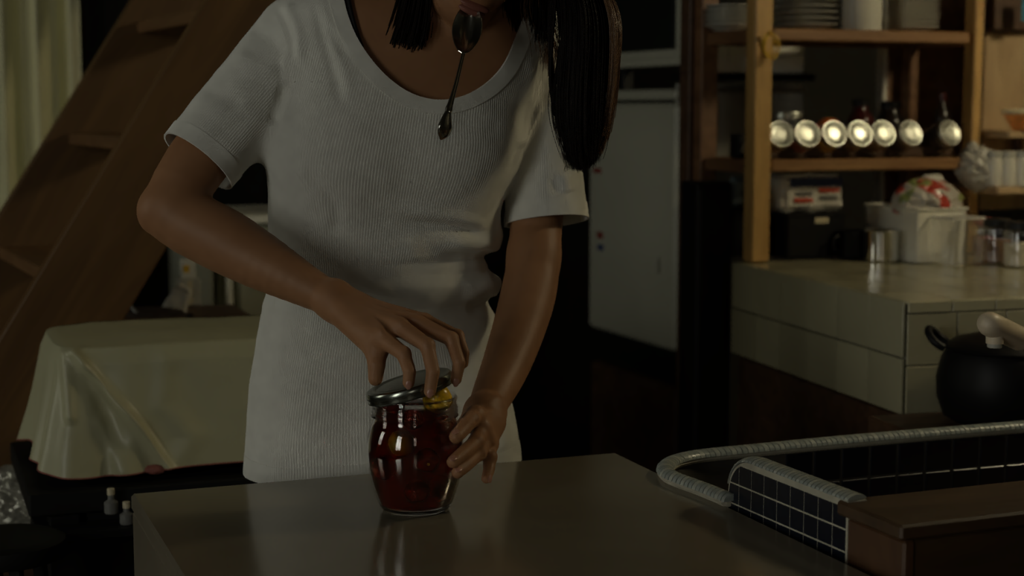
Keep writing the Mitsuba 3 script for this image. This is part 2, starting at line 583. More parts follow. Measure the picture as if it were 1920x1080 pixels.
def torso_fn(grow, zlo, zhi, power=2.3):
    def fn(p):
        z = np.clip(p[:, 2], zlo, zhi)
        cx, cy, a, b = (g(np.clip(z, tz[0], tz[-1])) for g in ROWF)
        a, b = a + grow, b + grow
        dx, dy = p[:, 0] - cx, p[:, 1] - cy
        lx, ly = np.abs(dx * BX[0] + dy * BX[1]), np.abs(dx * BF[0] + dy * BF[1])
        k = (np.maximum(lx / a, 1e-9) ** power + np.maximum(ly / b, 1e-9) ** power) ** (1 / power)
        g = np.sqrt((lx / a ** 2) ** 2 + (ly / b ** 2) ** 2) / np.maximum(np.sqrt((lx / a) ** 2 + (ly / b) ** 2), 1e-6)
        side = (k - 1) / np.maximum(g, 1e-6)
        side = np.where(k < 0.35, -0.05, side)
        cap = np.maximum(p[:, 2] - zhi, zlo - p[:, 2])
        return np.maximum(side, cap)
    return fn


def jt(px, py, Y, r):
    return (P(px, py, Y), r)


TLO, THI = np.array([-0.50, 2.15, tz[0] - 0.02]), np.array([0.20, 2.70, tz[-1] + 0.02])

body = Field()
zneck = P(800, 230, 2.4)[2]
body.add(TLO, THI, torso_fn(-0.012, zneck - 0.02, tz[-1]), 0.02)
body.add(TLO, THI, torso_fn(-0.027, 0.745, zneck), 0.04)
# head: a frame tilted towards the picture's right and bowed
yaw0, pitch0, roll0 = math.radians(8), math.radians(38), math.radians(24)
HF = np.array([math.sin(yaw0), -math.cos(yaw0), 0])
HX = np.cross(HF, W)                     # towards the picture's left
HX = np.array([math.cos(yaw0), math.sin(yaw0), 0])
HU = W
c, s = math.cos(pitch0), math.sin(pitch0)
HF, HU = c * HF - s * HU, c * HU + s * HF
c, s = math.cos(roll0), math.sin(roll0)
HX, HU = c * HX - s * HU, c * HU + s * HX
HR = np.stack([HX, HF, HU], 1)           # local: x right in picture, y forward (face), z crown
MOUTH = P(889, 16, 2.280)
HC = MOUTH - HR @ np.array([0, 0.098, -0.068])


def hp(x, y, z):
    return HC + HR @ np.array([x, y, z])


body.ball(hp(0, -0.012, 0.035), (0.073, 0.092, 0.095), HR, 0.02)
body.ball(hp(0, 0.030, -0.030), (0.062, 0.064, 0.082), HR, 0.02)
body.ball(hp(0, 0.064, -0.100), (0.026, 0.022, 0.018), HR, 0.024)
body.chain([(hp(-0.055, 0.0, -0.05), .014), (hp(-0.028, 0.052, -0.096), .016), (hp(0.028, 0.052, -0.096), .016), (hp(0.055, 0.0, -0.05), .014)], 0.02)
body.ball(hp(0, 0.082, -0.068), (0.024, 0.014, 0.018), HR, 0.012)
body.chain([(hp(0, 0.088, 0.012), .007), (hp(0, 0.106, -0.030), .0105)], 0.012)
for sx in (-1, 1):
    body.ball(hp(0.012 * sx, 0.099, -0.036), (0.008, 0.009, 0.007), HR, 0.006)
    body.ball(hp(0.032 * sx, 0.078, 0.012), (0.016, 0.010, 0.010), HR, 0.006)
    body.ball(hp(0.030 * sx, 0.083, 0.030), (0.024, 0.008, 0.006), HR, 0.012)
    body.ball(hp(0.042 * sx, 0.062, -0.020), (0.024, 0.018, 0.018), HR, 0.018)
    body.ball(hp(0.074 * sx, -0.012, -0.005), (0.008, 0.019, 0.031), HR, 0.006)
# neck
NB = P(812, 20, 2.43)
body.chain([(NB + np.array([0, 0.0, -0.03]), .058), (hp(0, -0.03, -0.05), .052)], 0.035)
for px0 in (770, 868):
    body.chain([jt(px0, 60, 2.350, .007), (hp(-0.05 if px0 < 800 else 0.05, -0.03, -0.04), .012)], 0.03)   # the two cords of the neck
# arms
body.chain([jt(545, 70, 2.395, .052), jt(440, 215, 2.33, .047), jt(360, 318, 2.27, .044), jt(320, 388, 2.24, .040)], 0.02, 10)
body.chain([jt(318, 395, 2.24, .038), jt(352, 416, 2.235, .0455), jt(410, 446, 2.225, .0455), jt(475, 482, 2.21, .041), jt(540, 518, 2.19, .033), jt(592, 546, 2.175, .0265), jt(625, 562, 2.165, .0235)], 0.014, 16)
body.ball(P(286, 400, 2.245), (0.016, 0.02, 0.022), None, 0.02)
body.chain([jt(1010, 95, 2.51, .050), jt(1010, 260, 2.485, .046), jt(1006, 410, 2.45, .0405), jt(1001, 480, 2.42, .0390)], 0.02, 10)
body.chain([jt(1001, 480, 2.42, .0385), jt(992, 545, 2.385, .0415), jt(970, 625, 2.33, .0385), jt(940, 705, 2.26, .033), jt(918, 752, 2.205, .0275), jt(909, 776, 2.175, .025)], 0.014, 16)
body.ball(P(936, 782, 2.19), (0.009, 0.010, 0.011), None, 0.012)
# right hand (left in the picture) over the lid
RW = jt(628, 563, 2.160, .0235)
for mcb, mc, pip, dip, tip in (
        ((664, 592, 2.125, .0145), (712, 630, 2.062, .0125), (757, 664, 2.030, .0092), (768, 697, 2.012, .0084), (766, 718, 2.012, .0076)),
        ((664, 583, 2.135, .0145), (748, 612, 2.072, .0125), (801, 648, 2.036, .0096), (812, 697, 2.014, .0088), (806, 734, 2.012, .0078)),
        ((668, 576, 2.150, .0140), (781, 605, 2.095, .0115), (846, 636, 2.062, .0092), (861, 680, 2.042, .0083), (855, 712, 2.046, .0074)),
        ((668, 570, 2.165, .0135), (796, 602, 2.130, .0105), (858, 630, 2.105, .0082), (870, 661, 2.090, .0074), (869, 682, 2.092, .0066))):
    body.chain([RW, jt(*mcb)], 0.012)
    body.chain([jt(*mcb), jt(*mc)], 0.014)
    body.chain([jt(*mc), jt(*pip), jt(*dip), jt(*tip)], 0.0045)
    q = jt(*pip)
    body.ball(q[0] + np.array([0, -0.002, 0.001]), q[1] * 1.06, None, 0.004)
for a_, b_, c_ in (((668, 586, 2.118), (700, 602, 2.085), (716, 622, 2.051)), ((668, 578, 2.126), (712, 592, 2.088), (752, 607, 2.061)),
                   ((672, 571, 2.138), (722, 583, 2.105), (784, 601, 2.084)), ((674, 565, 2.152), (730, 575, 2.128), (798, 598, 2.120))):
    body.chain([jt(*a_, .0030), jt(*b_, .0034), jt(*c_, .0040)], 0.006, 8)
body.chain([jt(640, 585, 2.145, .018), jt(676, 620, 2.10, .0185), jt(706, 652, 2.070, .0160)], 0.016)
body.chain([jt(705, 652, 2.070, .0145), jt(706, 684, 2.055, .0118), jt(704, 710, 2.052, .0095)], 0.008)
# left hand (right in the picture) around the jar
LW = jt(909, 776, 2.172, .0245)
LH = (((908, 783, 2.155, .0135), (891, 778, 2.108, .0115), (882, 787, 2.078, .0108), (867, 806, 2.044, .0100), (855, 819, 2.027, .0092)),
      ((912, 788, 2.155, .0140), (903, 803, 2.108, .0115), (892, 829, 2.078, .0102), (867, 851, 2.036, .0092), (849, 866, 2.016, .0082)),
      ((918, 792, 2.160, .0135), (911, 823, 2.112, .0110), (897, 850, 2.082, .0098), (873, 873, 2.042, .0088), (858, 886, 2.024, .0080)),
      ((924, 794, 2.165, .0125), (918, 833, 2.128, .0105), (918, 857, 2.104, .0090), (917, 880, 2.090, .0080), (912, 897, 2.078, .0070)))
for mcb, mc, pip, dip, tip in LH:
    body.chain([LW, jt(*mcb)], 0.012)
    body.chain([jt(*mcb), jt(*mc)], 0.014)
    body.chain([jt(*mc), jt(*pip), jt(*dip), jt(*tip)], 0.0045)
    for q, gq in ((jt(*pip), 1.07), (jt(*mc), 1.08)):
        body.ball(q[0] + np.array([0.001, -0.002, 0.001]), q[1] * gq, None, 0.004)
body.chain([jt(905, 782, 2.18, .016), jt(884, 790, 2.185, .0135), jt(860, 806, 2.163, .0110), jt(836, 818, 2.152, .0092)], 0.01)

person = thing('person', 'woman in a white ribbed t-shirt bending over the jar with a spoon in her mouth', 'person')
bv, bf = surface(body, 0.0023)
obj('body', trimesh.Trimesh(bv, bf, process=False), 'skin', person, True)


def ellipsoid(c, radii, R, sub=3):
    m = trimesh.creation.icosphere(sub)
    m.apply_scale(radii)
    return xf(m, R, c)


def nail_at(tip, dip, out, size, key='fingernail'):
    """A nail on the last joint of a finger; out: the way the nail faces."""
    a, b = P(*tip[:3]), P(*dip[:3])
    d = (a - b) / np.linalg.norm(a - b)
    o = np.asarray(out, float) - (np.asarray(out, float) @ d) * d
    o /= np.linalg.norm(o)
    R = np.stack([np.cross(d, o), d, o], 1)
    obj(key, ellipsoid(a + o * (tip[3] - 0.0012) + d * 0.001, (size * 0.62, size, 0.0018), R, 2), 'nail', person, True)


for f, out in zip(LH, ((-.35, -.9, .1), (-.4, -.9, 0), (-.4, -.9, -.1), (.75, -.6, .0))):
    nail_at(f[4], f[3], out, 0.0072)
for tip, dip in (((766, 718, 2.012, .0076), (768, 697, 2.012)), ((806, 734, 2.012, .0078), (812, 697, 2.014)), ((855, 712, 2.046, .0074), (861, 680, 2.042))):
    nail_at(tip, dip, (0.15, -1, 0.1), 0.0068)
for sz in (-0.0035, 0.0055):
    obj('lip', ellipsoid(hp(0, 0.095, -0.069 - sz), (0.021 if sz > 0 else 0.023, 0.0075, 0.0058), HR), 'lip_skin', person, True)
plain('eye_white', (0.7, 0.68, 0.62), 0.2, 0.03)
for sx in (-1, 1):
    obj('eyebrow', tube([hp(sx * x, 0.092 - 0.5 * (x - 0.02) ** 2 * 12, 0.034 + 0.004 * math.sin((x - .014) * 80)) for x in (0.014, 0.022, 0.03, 0.038, 0.046)], [.0015, .002, .002, .0017, .001], 6), 'strap_cloth', person)
    obj('eyelash', tube([hp(sx * x, 0.0895 - 8 * (x - 0.032) ** 2, 0.008 - 6 * (x - 0.032) ** 2 * 0.5) for x in (0.019, 0.026, 0.032, 0.038, 0.045)], .0011, 6), 'strap_cloth', person)

# ------------------------------------------------------------------ t-shirt
shirt = Field()
shirt.add(TLO, THI, torso_fn(0.0, tz[0], tz[-1]), 0.02)
SLL = [jt(560, 72, 2.40, .064), jt(470, 190, 2.345, .065), jt(392, 278, 2.30, .0595), jt(330, 348, 2.265, .058)]
SLR = [jt(1012, 92, 2.515, .060), jt(1012, 230, 2.495, .058), jt(1021, 345, 2.475, .0605), jt(1027, 450, 2.455, .066)]
shirt.chain(SLL[:3], 0.035)
shirt.chain(SLR[:3], 0.030)
shirt.chain(SLL[2:], 0.002)
shirt.chain(SLR[2:], 0.002)
# bust
shirt.ball(P(628, 300, 2.334), (0.072, 0.050, 0.078), RYAW, 0.06)
shirt.ball(P(852, 285, 2.386), (0.074, 0.052, 0.074), RYAW, 0.06)
sv, sf = surface(shirt, 0.0026)
sn = vnormals(sv, sf)


def seg_dist(x, z, line):
    d = np.full(len(x), 9.0)
    for (x0, z0), (x1, z1) in zip(line[:-1], line[1:]):
        t = np.clip(((x - x0) * (x1 - x0) + (z - z0) * (z1 - z0)) / max((x1 - x0) ** 2 + (z1 - z0) ** 2, 1e-12), 0, 1)
        d = np.minimum(d, np.hypot(x - x0 - t * (x1 - x0), z - z0 - t * (z1 - z0)))
    return d


def front_line(pts, Y=2.33):
    return [(q[0], q[2]) for q in (P(a, b, Y) for a, b in pts)]


# folds: the line they follow on her front, height (ridge > 0, valley < 0), width
FOLDS = [([(515, -5), (552, 33), (567, 74), (566, 125)], .0045, .008), ([(500, 5), (540, 45), (553, 85), (556, 120)], -.003, .006),
         ([(525, 105), (536, 150), (528, 195)], -.004, .006), ([(535, 110), (541, 162)], .0025, .005),
         ([(556, 145), (537, 176), (520, 240)], -.009, .008), ([(508, 200), (470, 262), (440, 300)], .0035, .016),
         ([(430, 90), (480, 120), (530, 140)], .003, .014), ([(370, 170), (420, 175), (470, 200)], -.003, .012), ([(440, 40), (500, 70), (545, 110)], -.003, .012),
         ([(588, -10), (615, 81), (652, 207)], -.0035, .008), ([(600, -10), (632, 75), (668, 190)], .0025, .009), ([(615, 37), (640, 85), (658, 115)], -.003, .007),
         ([(1024, 180), (997, 237), (969, 284)], .006, .007), 
         ([(598, 290), (602, 340), (632, 375), (637, 402), (615, 446)], -.0035, .010), ([(740, 409), (805, 420), (850, 428), (889, 441), (915, 452)], -.0045, .007), ([(830, 450), (900, 466), (935, 462)], .004, .012),
         ([(700, 397), (800, 398), (880, 416), (930, 430)], .004, .010), ([(640, 435), (720, 450), (800, 470)], .003, .018), ([(820, 478), (870, 485), (905, 486), (935, 486)], -.006, .009), ([(840, 500), (890, 506), (930, 530)], .004, .010),
         ([(780, 470), (850, 490), (900, 500)], -.004, .014), ([(870, 592), (900, 580), (925, 566)], -.006, .010), ([(860, 560), (900, 556), (935, 540)], .004, .014), ([(650, 470), (760, 520), (850, 600)], .003, .022),
         ([(700, 640), (780, 650), (850, 620)], -.002, .03), ([(560, 640), (560, 760), (540, 880)], .0025, .030), ([(640, 700), (650, 800), (640, 890)], -.002, .028),
         ([(920, 780), (940, 830), (945, 870)], .003, .014), ([(905, 700), (925, 780), (930, 850)], -.003, .012), ([(1060, 325), (1068, 370)], .004, .010),
         ([(1040, 330), (1050, 370)], -.003, .009), ([(840, 210), (900, 235), (950, 245)], -.002, .018), ([(990, 90), (1000, 160), (985, 210)], .003, .012)]
front = np.clip((sn @ BF) * 2.5, 0, 1)
disp = (meshkit.fbm(sv * 16, 3, 3) - 0.5) * 0.004 + (meshkit.fbm(sv * 40, 2, 9) - 0.5) * 0.0012
for pts, amp, wd in FOLDS:
    q = np.array(front_line(pts))
    if len(q) > 2:
        q = spline(np.array([[a, 0, b] for a, b in q]), 24)[:, [0, 2]]
    L_ = np.concatenate([[0], np.cumsum(np.hypot(*np.diff(q, axis=0).T))])
    near_d, near_t = np.full(len(sv), 9.0), np.zeros(len(sv))
    for k in range(len(q) - 1):
        e = q[k + 1] - q[k]
        t = np.clip(((sv[:, 0] - q[k, 0]) * e[0] + (sv[:, 2] - q[k, 1]) * e[1]) / max(e @ e, 1e-12), 0, 1)
        dd = np.hypot(sv[:, 0] - q[k, 0] - t * e[0], sv[:, 2] - q[k, 1] - t * e[1])
        m = dd < near_d
        near_d, near_t = np.where(m, dd, near_d), np.where(m, (L_[k] + t * np.hypot(*e)) / L_[-1], near_t)
    fade = np.clip(np.minimum(near_t / .35, (1 - near_t) / .2), 0, 1)
    disp = disp + amp * np.exp(-(near_d / wd) ** 2) * front * fade * fade * (3 - 2 * fade)
sv = sv + sn * disp[:, None]


def shirt_uv(v):
    cx, cy, a = (np.polyval(q, np.clip(v[:, 2], tz[0], tz[-1])) for q in UVROW)
    b = 0.105
    dx, dy = v[:, 0] - cx, v[:, 1] - cy
    lx, ly = dx * BX[0] + dy * BX[1], dx * BF[0] + dy * BF[1]
    return np.stack([np.arctan2(lx / a, ly / b) * 0.165, v[:, 2]], 1)


def axis_uv(v, pts):
    a, b = pts[0][0], pts[-1][0]
    d = (b - a) / np.linalg.norm(b - a)
    R = basis(d, (0, 0.9, 0.3))
    q = (v - a) @ R
    return np.stack([np.arctan2(q[:, 0], -q[:, 1]) * 0.06, q[:, 2]], 1)


NECK = front_line([(655, -140), (640, -40), (652, 20), (668, 62), (700, 113), (735, 150), (780, 178), (825, 187), (872, 178), (915, 152), (948, 112), (966, 70), (985, 20), (1000, -40), (985, -140)], 2.31)
NECKP = spline(np.array([[a, 0, b] for a, b in NECK]), 90)[:, [0, 2]]


def neck_field(v, line):
    """Distance to the neckline, negative within the scoop (in front), and above a flatter line at the back."""
    x, z = v[:, 0], v[:, 2]
    d = seg_dist(x, z, [tuple(q) for q in line])
    zl = np.interp(x, line[:, 0], line[:, 1], left=9, right=9)
    # the scoop widens towards the top, so inside is decided by a crossing count
    ins = np.zeros(len(x), int)
    for (x0, z0), (x1, z1) in zip(line, np.roll(line, -1, 0)):
        cond = (z0 > z) != (z1 > z)
        xi = x0 + (z - z0) * (x1 - x0) / (z1 - z0 if abs(z1 - z0) > 1e-12 else 1e-12)
        ins ^= (cond & (x < xi)).astype(int)
    sd = np.where(ins == 1, -d, d)
    cx, cy = ROWF[0](np.clip(z, tz[0], tz[-1])), ROWF[1](np.clip(z, tz[0], tz[-1]))
    ly = (x - cx) * BF[0] + (v[:, 1] - cy) * BF[1]
    zb = P(815, -62, 2.42)[2]
    back = zb - z + 0.25 * np.abs(x - P(815, 0, 2.42)[0])
    return np.where(ly > -0.01, sd, np.maximum(sd, back))


def plane_field(v, at, n):
    n = np.asarray(n, float) / np.linalg.norm(n)
    return (v - at) @ n


def unit(a):
    return a / np.linalg.norm(a)


def sleeve_d(v, pts):
    q = Field()
    q.chain(pts, 0)
    return q(v)


# which side of the armholes
dL, dR = unit(SLL[-1][0] - SLL[1][0]), unit(SLR[-1][0] - SLR[1][0])
armL = lambda v: plane_field(v, P(533, 150, 2.36), unit(P(415, 120, 2.36) - P(533, 150, 2.36)))
armR = lambda v: plane_field(v, P(985, 240, 2.46), unit(P(1100, 265, 2.46) - P(985, 240, 2.46)) + np.array([0, 0.12, 0]))
cuffL_n = unit(dL + np.array([0.02, 0.10, 0.0]))
cuffR_n = unit(dR + np.array([0.03, 0.0, 0.0]))
cuffL = lambda v: -plane_field(v, P(372, 302, 2.285), cuffL_n)
cuffR = lambda v: -plane_field(v, P(1022, 417, 2.465), cuffR_n)
ZH = P(456, 905, 2.25)[2]


def hem_field(v):
    # the hem rests just above the table and dips a little at her right
    return v[:, 2] - (0.697 + 0.003 * np.sin(v[:, 0] * 23) + 0.0015 * np.sin(v[:, 0] * 61))


TF = torso_fn(0.0, tz[0], tz[-1])
_aL, _aR = armL, armR
zpit = P(500, 300, 2.36)[2]
thr = lambda v: .022 * np.clip((v[:, 2] - zpit) / .05 + .5, 0, 1)
armL = lambda v: np.minimum(_aL(v), TF(v) - sleeve_d(v, SLL) + thr(v))
armR = lambda v: np.minimum(_aR(v), TF(v) - sleeve_d(v, SLR) + thr(v))
v, f, _ = clip(sv, sf, hem_field(sv))
nf = neck_field(v, NECKP)
v, f, (nf,) = clip(v, f, nf, [nf])
al, ar = armL(v), armR(v)
isL, isR = al > 0, ar > 0
sl = np.where(al > 0, cuffL(v), 1.0)
v, f, (nf,) = clip(v, f, np.where(armL(v) > 0.0, cuffL(v), 0.05), [nf])
v, f, (nf,) = clip(v, f, np.where(armR(v) > 0.0, cuffR(v), 0.05), [nf])
tee = tag(person + '__t_shirt', 'white rib-knit short-sleeved t-shirt with a scoop neck')


def piece(name, v, f, uvfn, mt, grow=0.0, t=0.0016):
    n = vnormals(v, f)
    # a soft groove where the pieces are sewn together comes from their own rims
    V2, F2, uv = solidify(v + n * grow, f, t + grow, n, uvfn(v))
    return obj(name, trimesh.Trimesh(V2, F2, process=False), mt, tee, True, uv=uv)


COLLAR = 0.0205
cv, cf, _ = clip(v, f, COLLAR - nf, [nf])
rv_, rf_, (nf,) = clip(v, f, nf - COLLAR, [nf])
piece('collar_band', cv, cf, lambda v: np.stack([np.arctan2(v[:, 2] - 1.45, v[:, 0] + 0.12) * 0.2, v[:, 2]], 1), 'smooth_knit', 0.0022)
for sgn_arm, cuff, pts, lab in ((armL, cuffL, SLL, 'L'), (armR, cuffR, SLR, 'R')):
    a_ = sgn_arm(rv_)
    wv, wf, _ = clip(rv_, rf_, a_)
    rv_, rf_, _ = clip(rv_, rf_, -a_)
    k = cuff(wv)
    bandw = 0.024
    bv2, bf2, _ = clip(wv, wf, bandw - k)
    wv, wf, _ = clip(wv, wf, k - bandw)
    piece('sleeve', wv, wf, lambda q, pts=pts: axis_uv(q, pts), 'rib_knit')
    piece('sleeve_cuff', bv2, bf2, lambda q, pts=pts: axis_uv(q, pts), 'smooth_knit', 0.0014)
hk = hem_field(rv_)
hv, hf, _ = clip(rv_, rf_, 0.030 - hk)
rv_, rf_, _ = clip(rv_, rf_, hk - 0.030)
piece('torso_panel', rv_, rf_, shirt_uv, 'rib_knit')
piece('hem_band', hv, hf, shirt_uv, 'rib_knit', 0.0008)

# bra strap under the neckline
def on_body(px, py, lift):
    """The point of her skin that is seen at a pixel, raised by lift."""
    r = ray(px, py)
    r = r / np.linalg.norm(r)
    q = bv - CAM
    t = q @ r
    off = np.linalg.norm(q - t[:, None] * r, axis=1)
    m = off < .004
    return CAM + r * (t[m].min() - lift) if m.any() else P(px, py, 2.33)


sp = [on_body(a, b, .004) for a, b in ((640, -50), (649, -10), (656, 25), (664, 55), (676, 90))]
obj('bra_strap', tube(spline(sp, 14), 0.0055, 8), 'strap_cloth', person, 40, 'black strap at the neckline')

# trousers and slippers, below the shirt behind the table
legs = Field()
hip = np.array([ROWF[0](0.75), ROWF[1](0.75), 0.0])
for sx in (-1, 1):
    q = hip + BX * 0.085 * sx
    legs.chain([(q + [0, 0, 0.76], .092), (q + [0, 0, 0.48], .072), (q + [0, 0.01, 0.10], .056)], 0.05)
legs.ball(hip + [0, 0, 0.73], (0.168, 0.096, 0.10), rz(BY), 0.04)
lv, lf = surface(legs, 0.008)
obj('trousers', trimesh.Trimesh(lv, lf, process=False), 'dark_trousers', person, True)
for sx in (-1, 1):
    q = hip + BX * 0.085 * sx
    s_ = Field()
    s_.chain([(q + [0, 0, 0.035] - BF * 0.03, .034), (q + [0, 0, 0.032] + BF * 0.09, .032), (q + [0, 0, 0.028] + BF * 0.15, .027)], 0.02)
    a_, b_ = surface(s_, 0.006)
    obj('slipper', trimesh.Trimesh(a_ + [0, 0, 0.002], b_, process=False), 'slipper_cloth', person, True)

# ------------------------------------------------------------------ hair
def hair_fn(p, n, uv):
    k = noise(uv.x * 41.0, 0.5, 0.5)
    return mix((0.004, 0.003, 0.0025), (0.014, 0.009, 0.006), k)


scene['hair'] = {'type': 'twosided', 'bsdf': {'type': 'principled', 'base_color': mikit.proc(hair_fn), 'roughness': 0.5, 'specular': 0.12}}


scene['hair_backlit_brown'] = {'type': 'twosided', 'bsdf': {'type': 'principled', 'base_color': {'type': 'rgb', 'value': [0.16, 0.085, 0.038]}, 'roughness': 0.35, 'specular': 0.5}}  # lamp backlight on the hair, put into the strand colour


def strands(guides, n, rad=0.0009, spread=0.004, sides=4, pts=26, taper=0.5):
    """Strands blended between guide lines (each a list of points); every strand is a thin tube."""
    G = np.array([spline(g, pts) for g in guides])
    vs, fs, us, off = [], [], [], 0
    t = np.linspace(0, 1, pts)
    for i in range(n):
        w = RNG.dirichlet(np.full(len(G), 0.55))
        p = np.tensordot(w, G, 1)
        d = RNG.normal(0, spread, 3) * np.array([1, 1, 0.3])
        ph = RNG.uniform(0, 6.28)
        p = p + d * (0.35 + 0.65 * t[:, None]) + np.stack([np.sin(t * 7 + ph), np.cos(t * 6 + ph), 0 * t], 1) * spread * 0.35 * t[:, None]
        cut = RNG.uniform(0.86, 1.0)
        p = np.stack([np.interp(t * cut, t, p[:, k]) for k in range(3)], 1)
        m = tube(p, rad * (1 - taper * t ** 2) * RNG.uniform(0.7, 1.3), sides, cap=False)
        vs.append(m.vertices); fs.append(m.faces + off)
        us.append(np.tile([RNG.uniform(0, 1), 0.5], (len(m.vertices), 1)))
        off += len(m.vertices)
    return np.vstack(vs), np.vstack(fs), np.vstack(us)


def hair_piece(name, parts, label, mt='hair'):
    off, V3, F3, U3 = 0, [], [], []
    for a, b, u in parts:
        V3.append(a); F3.append(b + off); U3.append(u)
        off += len(a)
    obj(name, trimesh.Trimesh(np.vstack(V3), np.vstack(F3), process=False), mt, person, True, uv=np.vstack(U3), label=label, kind='stuff')


def gl(*pts):
    # a lock starts at the parting, runs over the side of the head and hangs from there
    sx = 1 if pts[0][0] > 900 else -1
    k = RNG.uniform(-.035, .025)
    return [hp(.012 * sx, k - .02, .146), hp(.060 * sx, k, .118), hp(.090 * sx, k + .008, .050)] + [P(*q) for q in pts[1:]]


long_guides = [gl((1010, -120, 2.38), (1040, 0, 2.36), (1046, 110, 2.34), (1033, 190, 2.33), (1048, 262, 2.33), (1072, 322, 2.33)),
               gl((1040, -120, 2.34), (1060, 0, 2.30), (1058, 120, 2.29), (1056, 220, 2.29), (1078, 322, 2.30)),
               gl((1060, -120, 2.32), (1088, 0, 2.28), (1090, 120, 2.27), (1086, 220, 2.27), (1094, 326, 2.29)),
               gl((1075, -120, 2.34), (1118, 0, 2.30), (1126, 120, 2.29), (1120, 220, 2.29), (1106, 315, 2.30)),
               gl((1085, -120, 2.38), (1146, 0, 2.36), (1150, 110, 2.35), (1142, 215, 2.34), (1118, 304, 2.33)),
               gl((1050, -120, 2.42), (1085, 0, 2.42), (1092, 120, 2.41), (1090, 220, 2.39), (1092, 318, 2.36))]
edge_guides = [gl((1080, -120, 2.34), (1136, 0, 2.30), (1148, 110, 2.30), (1138, 215, 2.31), (1114, 296, 2.32)),
               gl((1085, -120, 2.36), (1152, 10, 2.34), (1158, 110, 2.33), (1150, 200, 2.33), (1130, 280, 2.33)),
               gl((1090, -120, 2.38), (1148, 10, 2.37), (1153, 120, 2.36), (1143, 210, 2.35), (1118, 300, 2.34))]
wisp_guides = [gl((1010, -110, 2.36), (1030, 20, 2.34), (1033, 120, 2.335), (1052, 230, 2.335), (1070, 300, 2.34), (1056, 328, 2.34)),
               gl((1020, -110, 2.36), (1038, 40, 2.33), (1034, 180, 2.33), (1058, 262, 2.33), (1078, 318, 2.335))]
hair_piece('hair', [strands(long_guides, 4200, .0007, .0050), strands(wisp_guides, 70, .0007, .0022)],
           'long black hair hanging in front of her shoulder')
hair_piece('hair', [strands(edge_guides, 230, .0008, .003)], 'outer strands of the long hair, lamp glow painted in as brown', 'hair_backlit_brown')
left_guides = [gl((765, -130, 2.36), (736, -30, 2.33), (710, 50, 2.315), (696, 84, 2.31)), gl((800, -130, 2.34), (772, -30, 2.31), (752, 50, 2.30), (740, 94, 2.30)),
               gl((830, -120, 2.34), (806, -30, 2.31), (800, 50, 2.30), (786, 97, 2.30)), gl((845, -120, 2.36), (812, -30, 2.34), (808, 40, 2.33), (803, 88, 2.32)),
               gl((800, -120, 2.40), (775, -30, 2.37), (765, 50, 2.35), (760, 94, 2.33))]
hair_piece('hair', [strands(left_guides, 2000, .0010, .0035, taper=0.3)], 'shorter black lock of hair hanging beside her chin')
inner_guides = [gl((960, -100, 2.37), (950, -20, 2.36), (948, 30, 2.37), (958, 78, 2.38)), gl((990, -100, 2.38), (985, -20, 2.37), (980, 40, 2.38), (978, 98, 2.385)),
                gl((1020, -100, 2.38), (1012, -20, 2.37), (1010, 40, 2.38), (1004, 90, 2.39)), gl((1040, -100, 2.40), (1036, -20, 2.39), (1036, 40, 2.40), (1030, 80, 2.41))]
hair_piece('hair', [strands(inner_guides, 900, .0010, .005)], 'black hair between her cheek and her shoulder')
shoulder_guides = [gl((965, -90, 2.37), (972, 10, 2.36), (985, 70, 2.37), (990, 100, 2.38)), gl((985, -90, 2.38), (1000, 10, 2.38), (1020, 70, 2.41), (1030, 130, 2.42)),
                   gl((1000, -90, 2.40), (1020, 0, 2.41), (1042, 80, 2.43), (1046, 170, 2.43)), gl((975, -90, 2.42), (990, 0, 2.43), (1000, 60, 2.43), (1012, 110, 2.43))]
hair_piece('hair', [strands(shoulder_guides, 300, .0008, .006)], 'wisps of hair lying over her shoulder', 'hair_backlit_brown')
# scalp: a cap around the skull with strands over it, above the picture
cap = Field()
cap.ball(hp(0, -0.022, 0.045), (0.083, 0.098, 0.098), HR, 0.02)
cap.ball(hp(0, -0.060, -0.01), (0.074, 0.058, 0.085), HR, 0.02)
cv_, cf_ = surface(cap, 0.006)
q = (cv_ - HC) @ HR
cv_, cf_, _ = clip(cv_, cf_, np.maximum(q[:, 2] - 0.062 - 0.05 * np.cos(q[:, 0] * 30) * 0 , -q[:, 1] + 0.02 + 0.0 * q[:, 2]))
cv_, cf_ = solidify(cv_, cf_, 0.004)
obj('hair', trimesh.Trimesh(cv_, cf_, process=False), 'hair', person, True, uv=np.stack([cv_[:, 0] * 60 % 1, cv_[:, 2]], 1), label='black hair over the crown of her head')

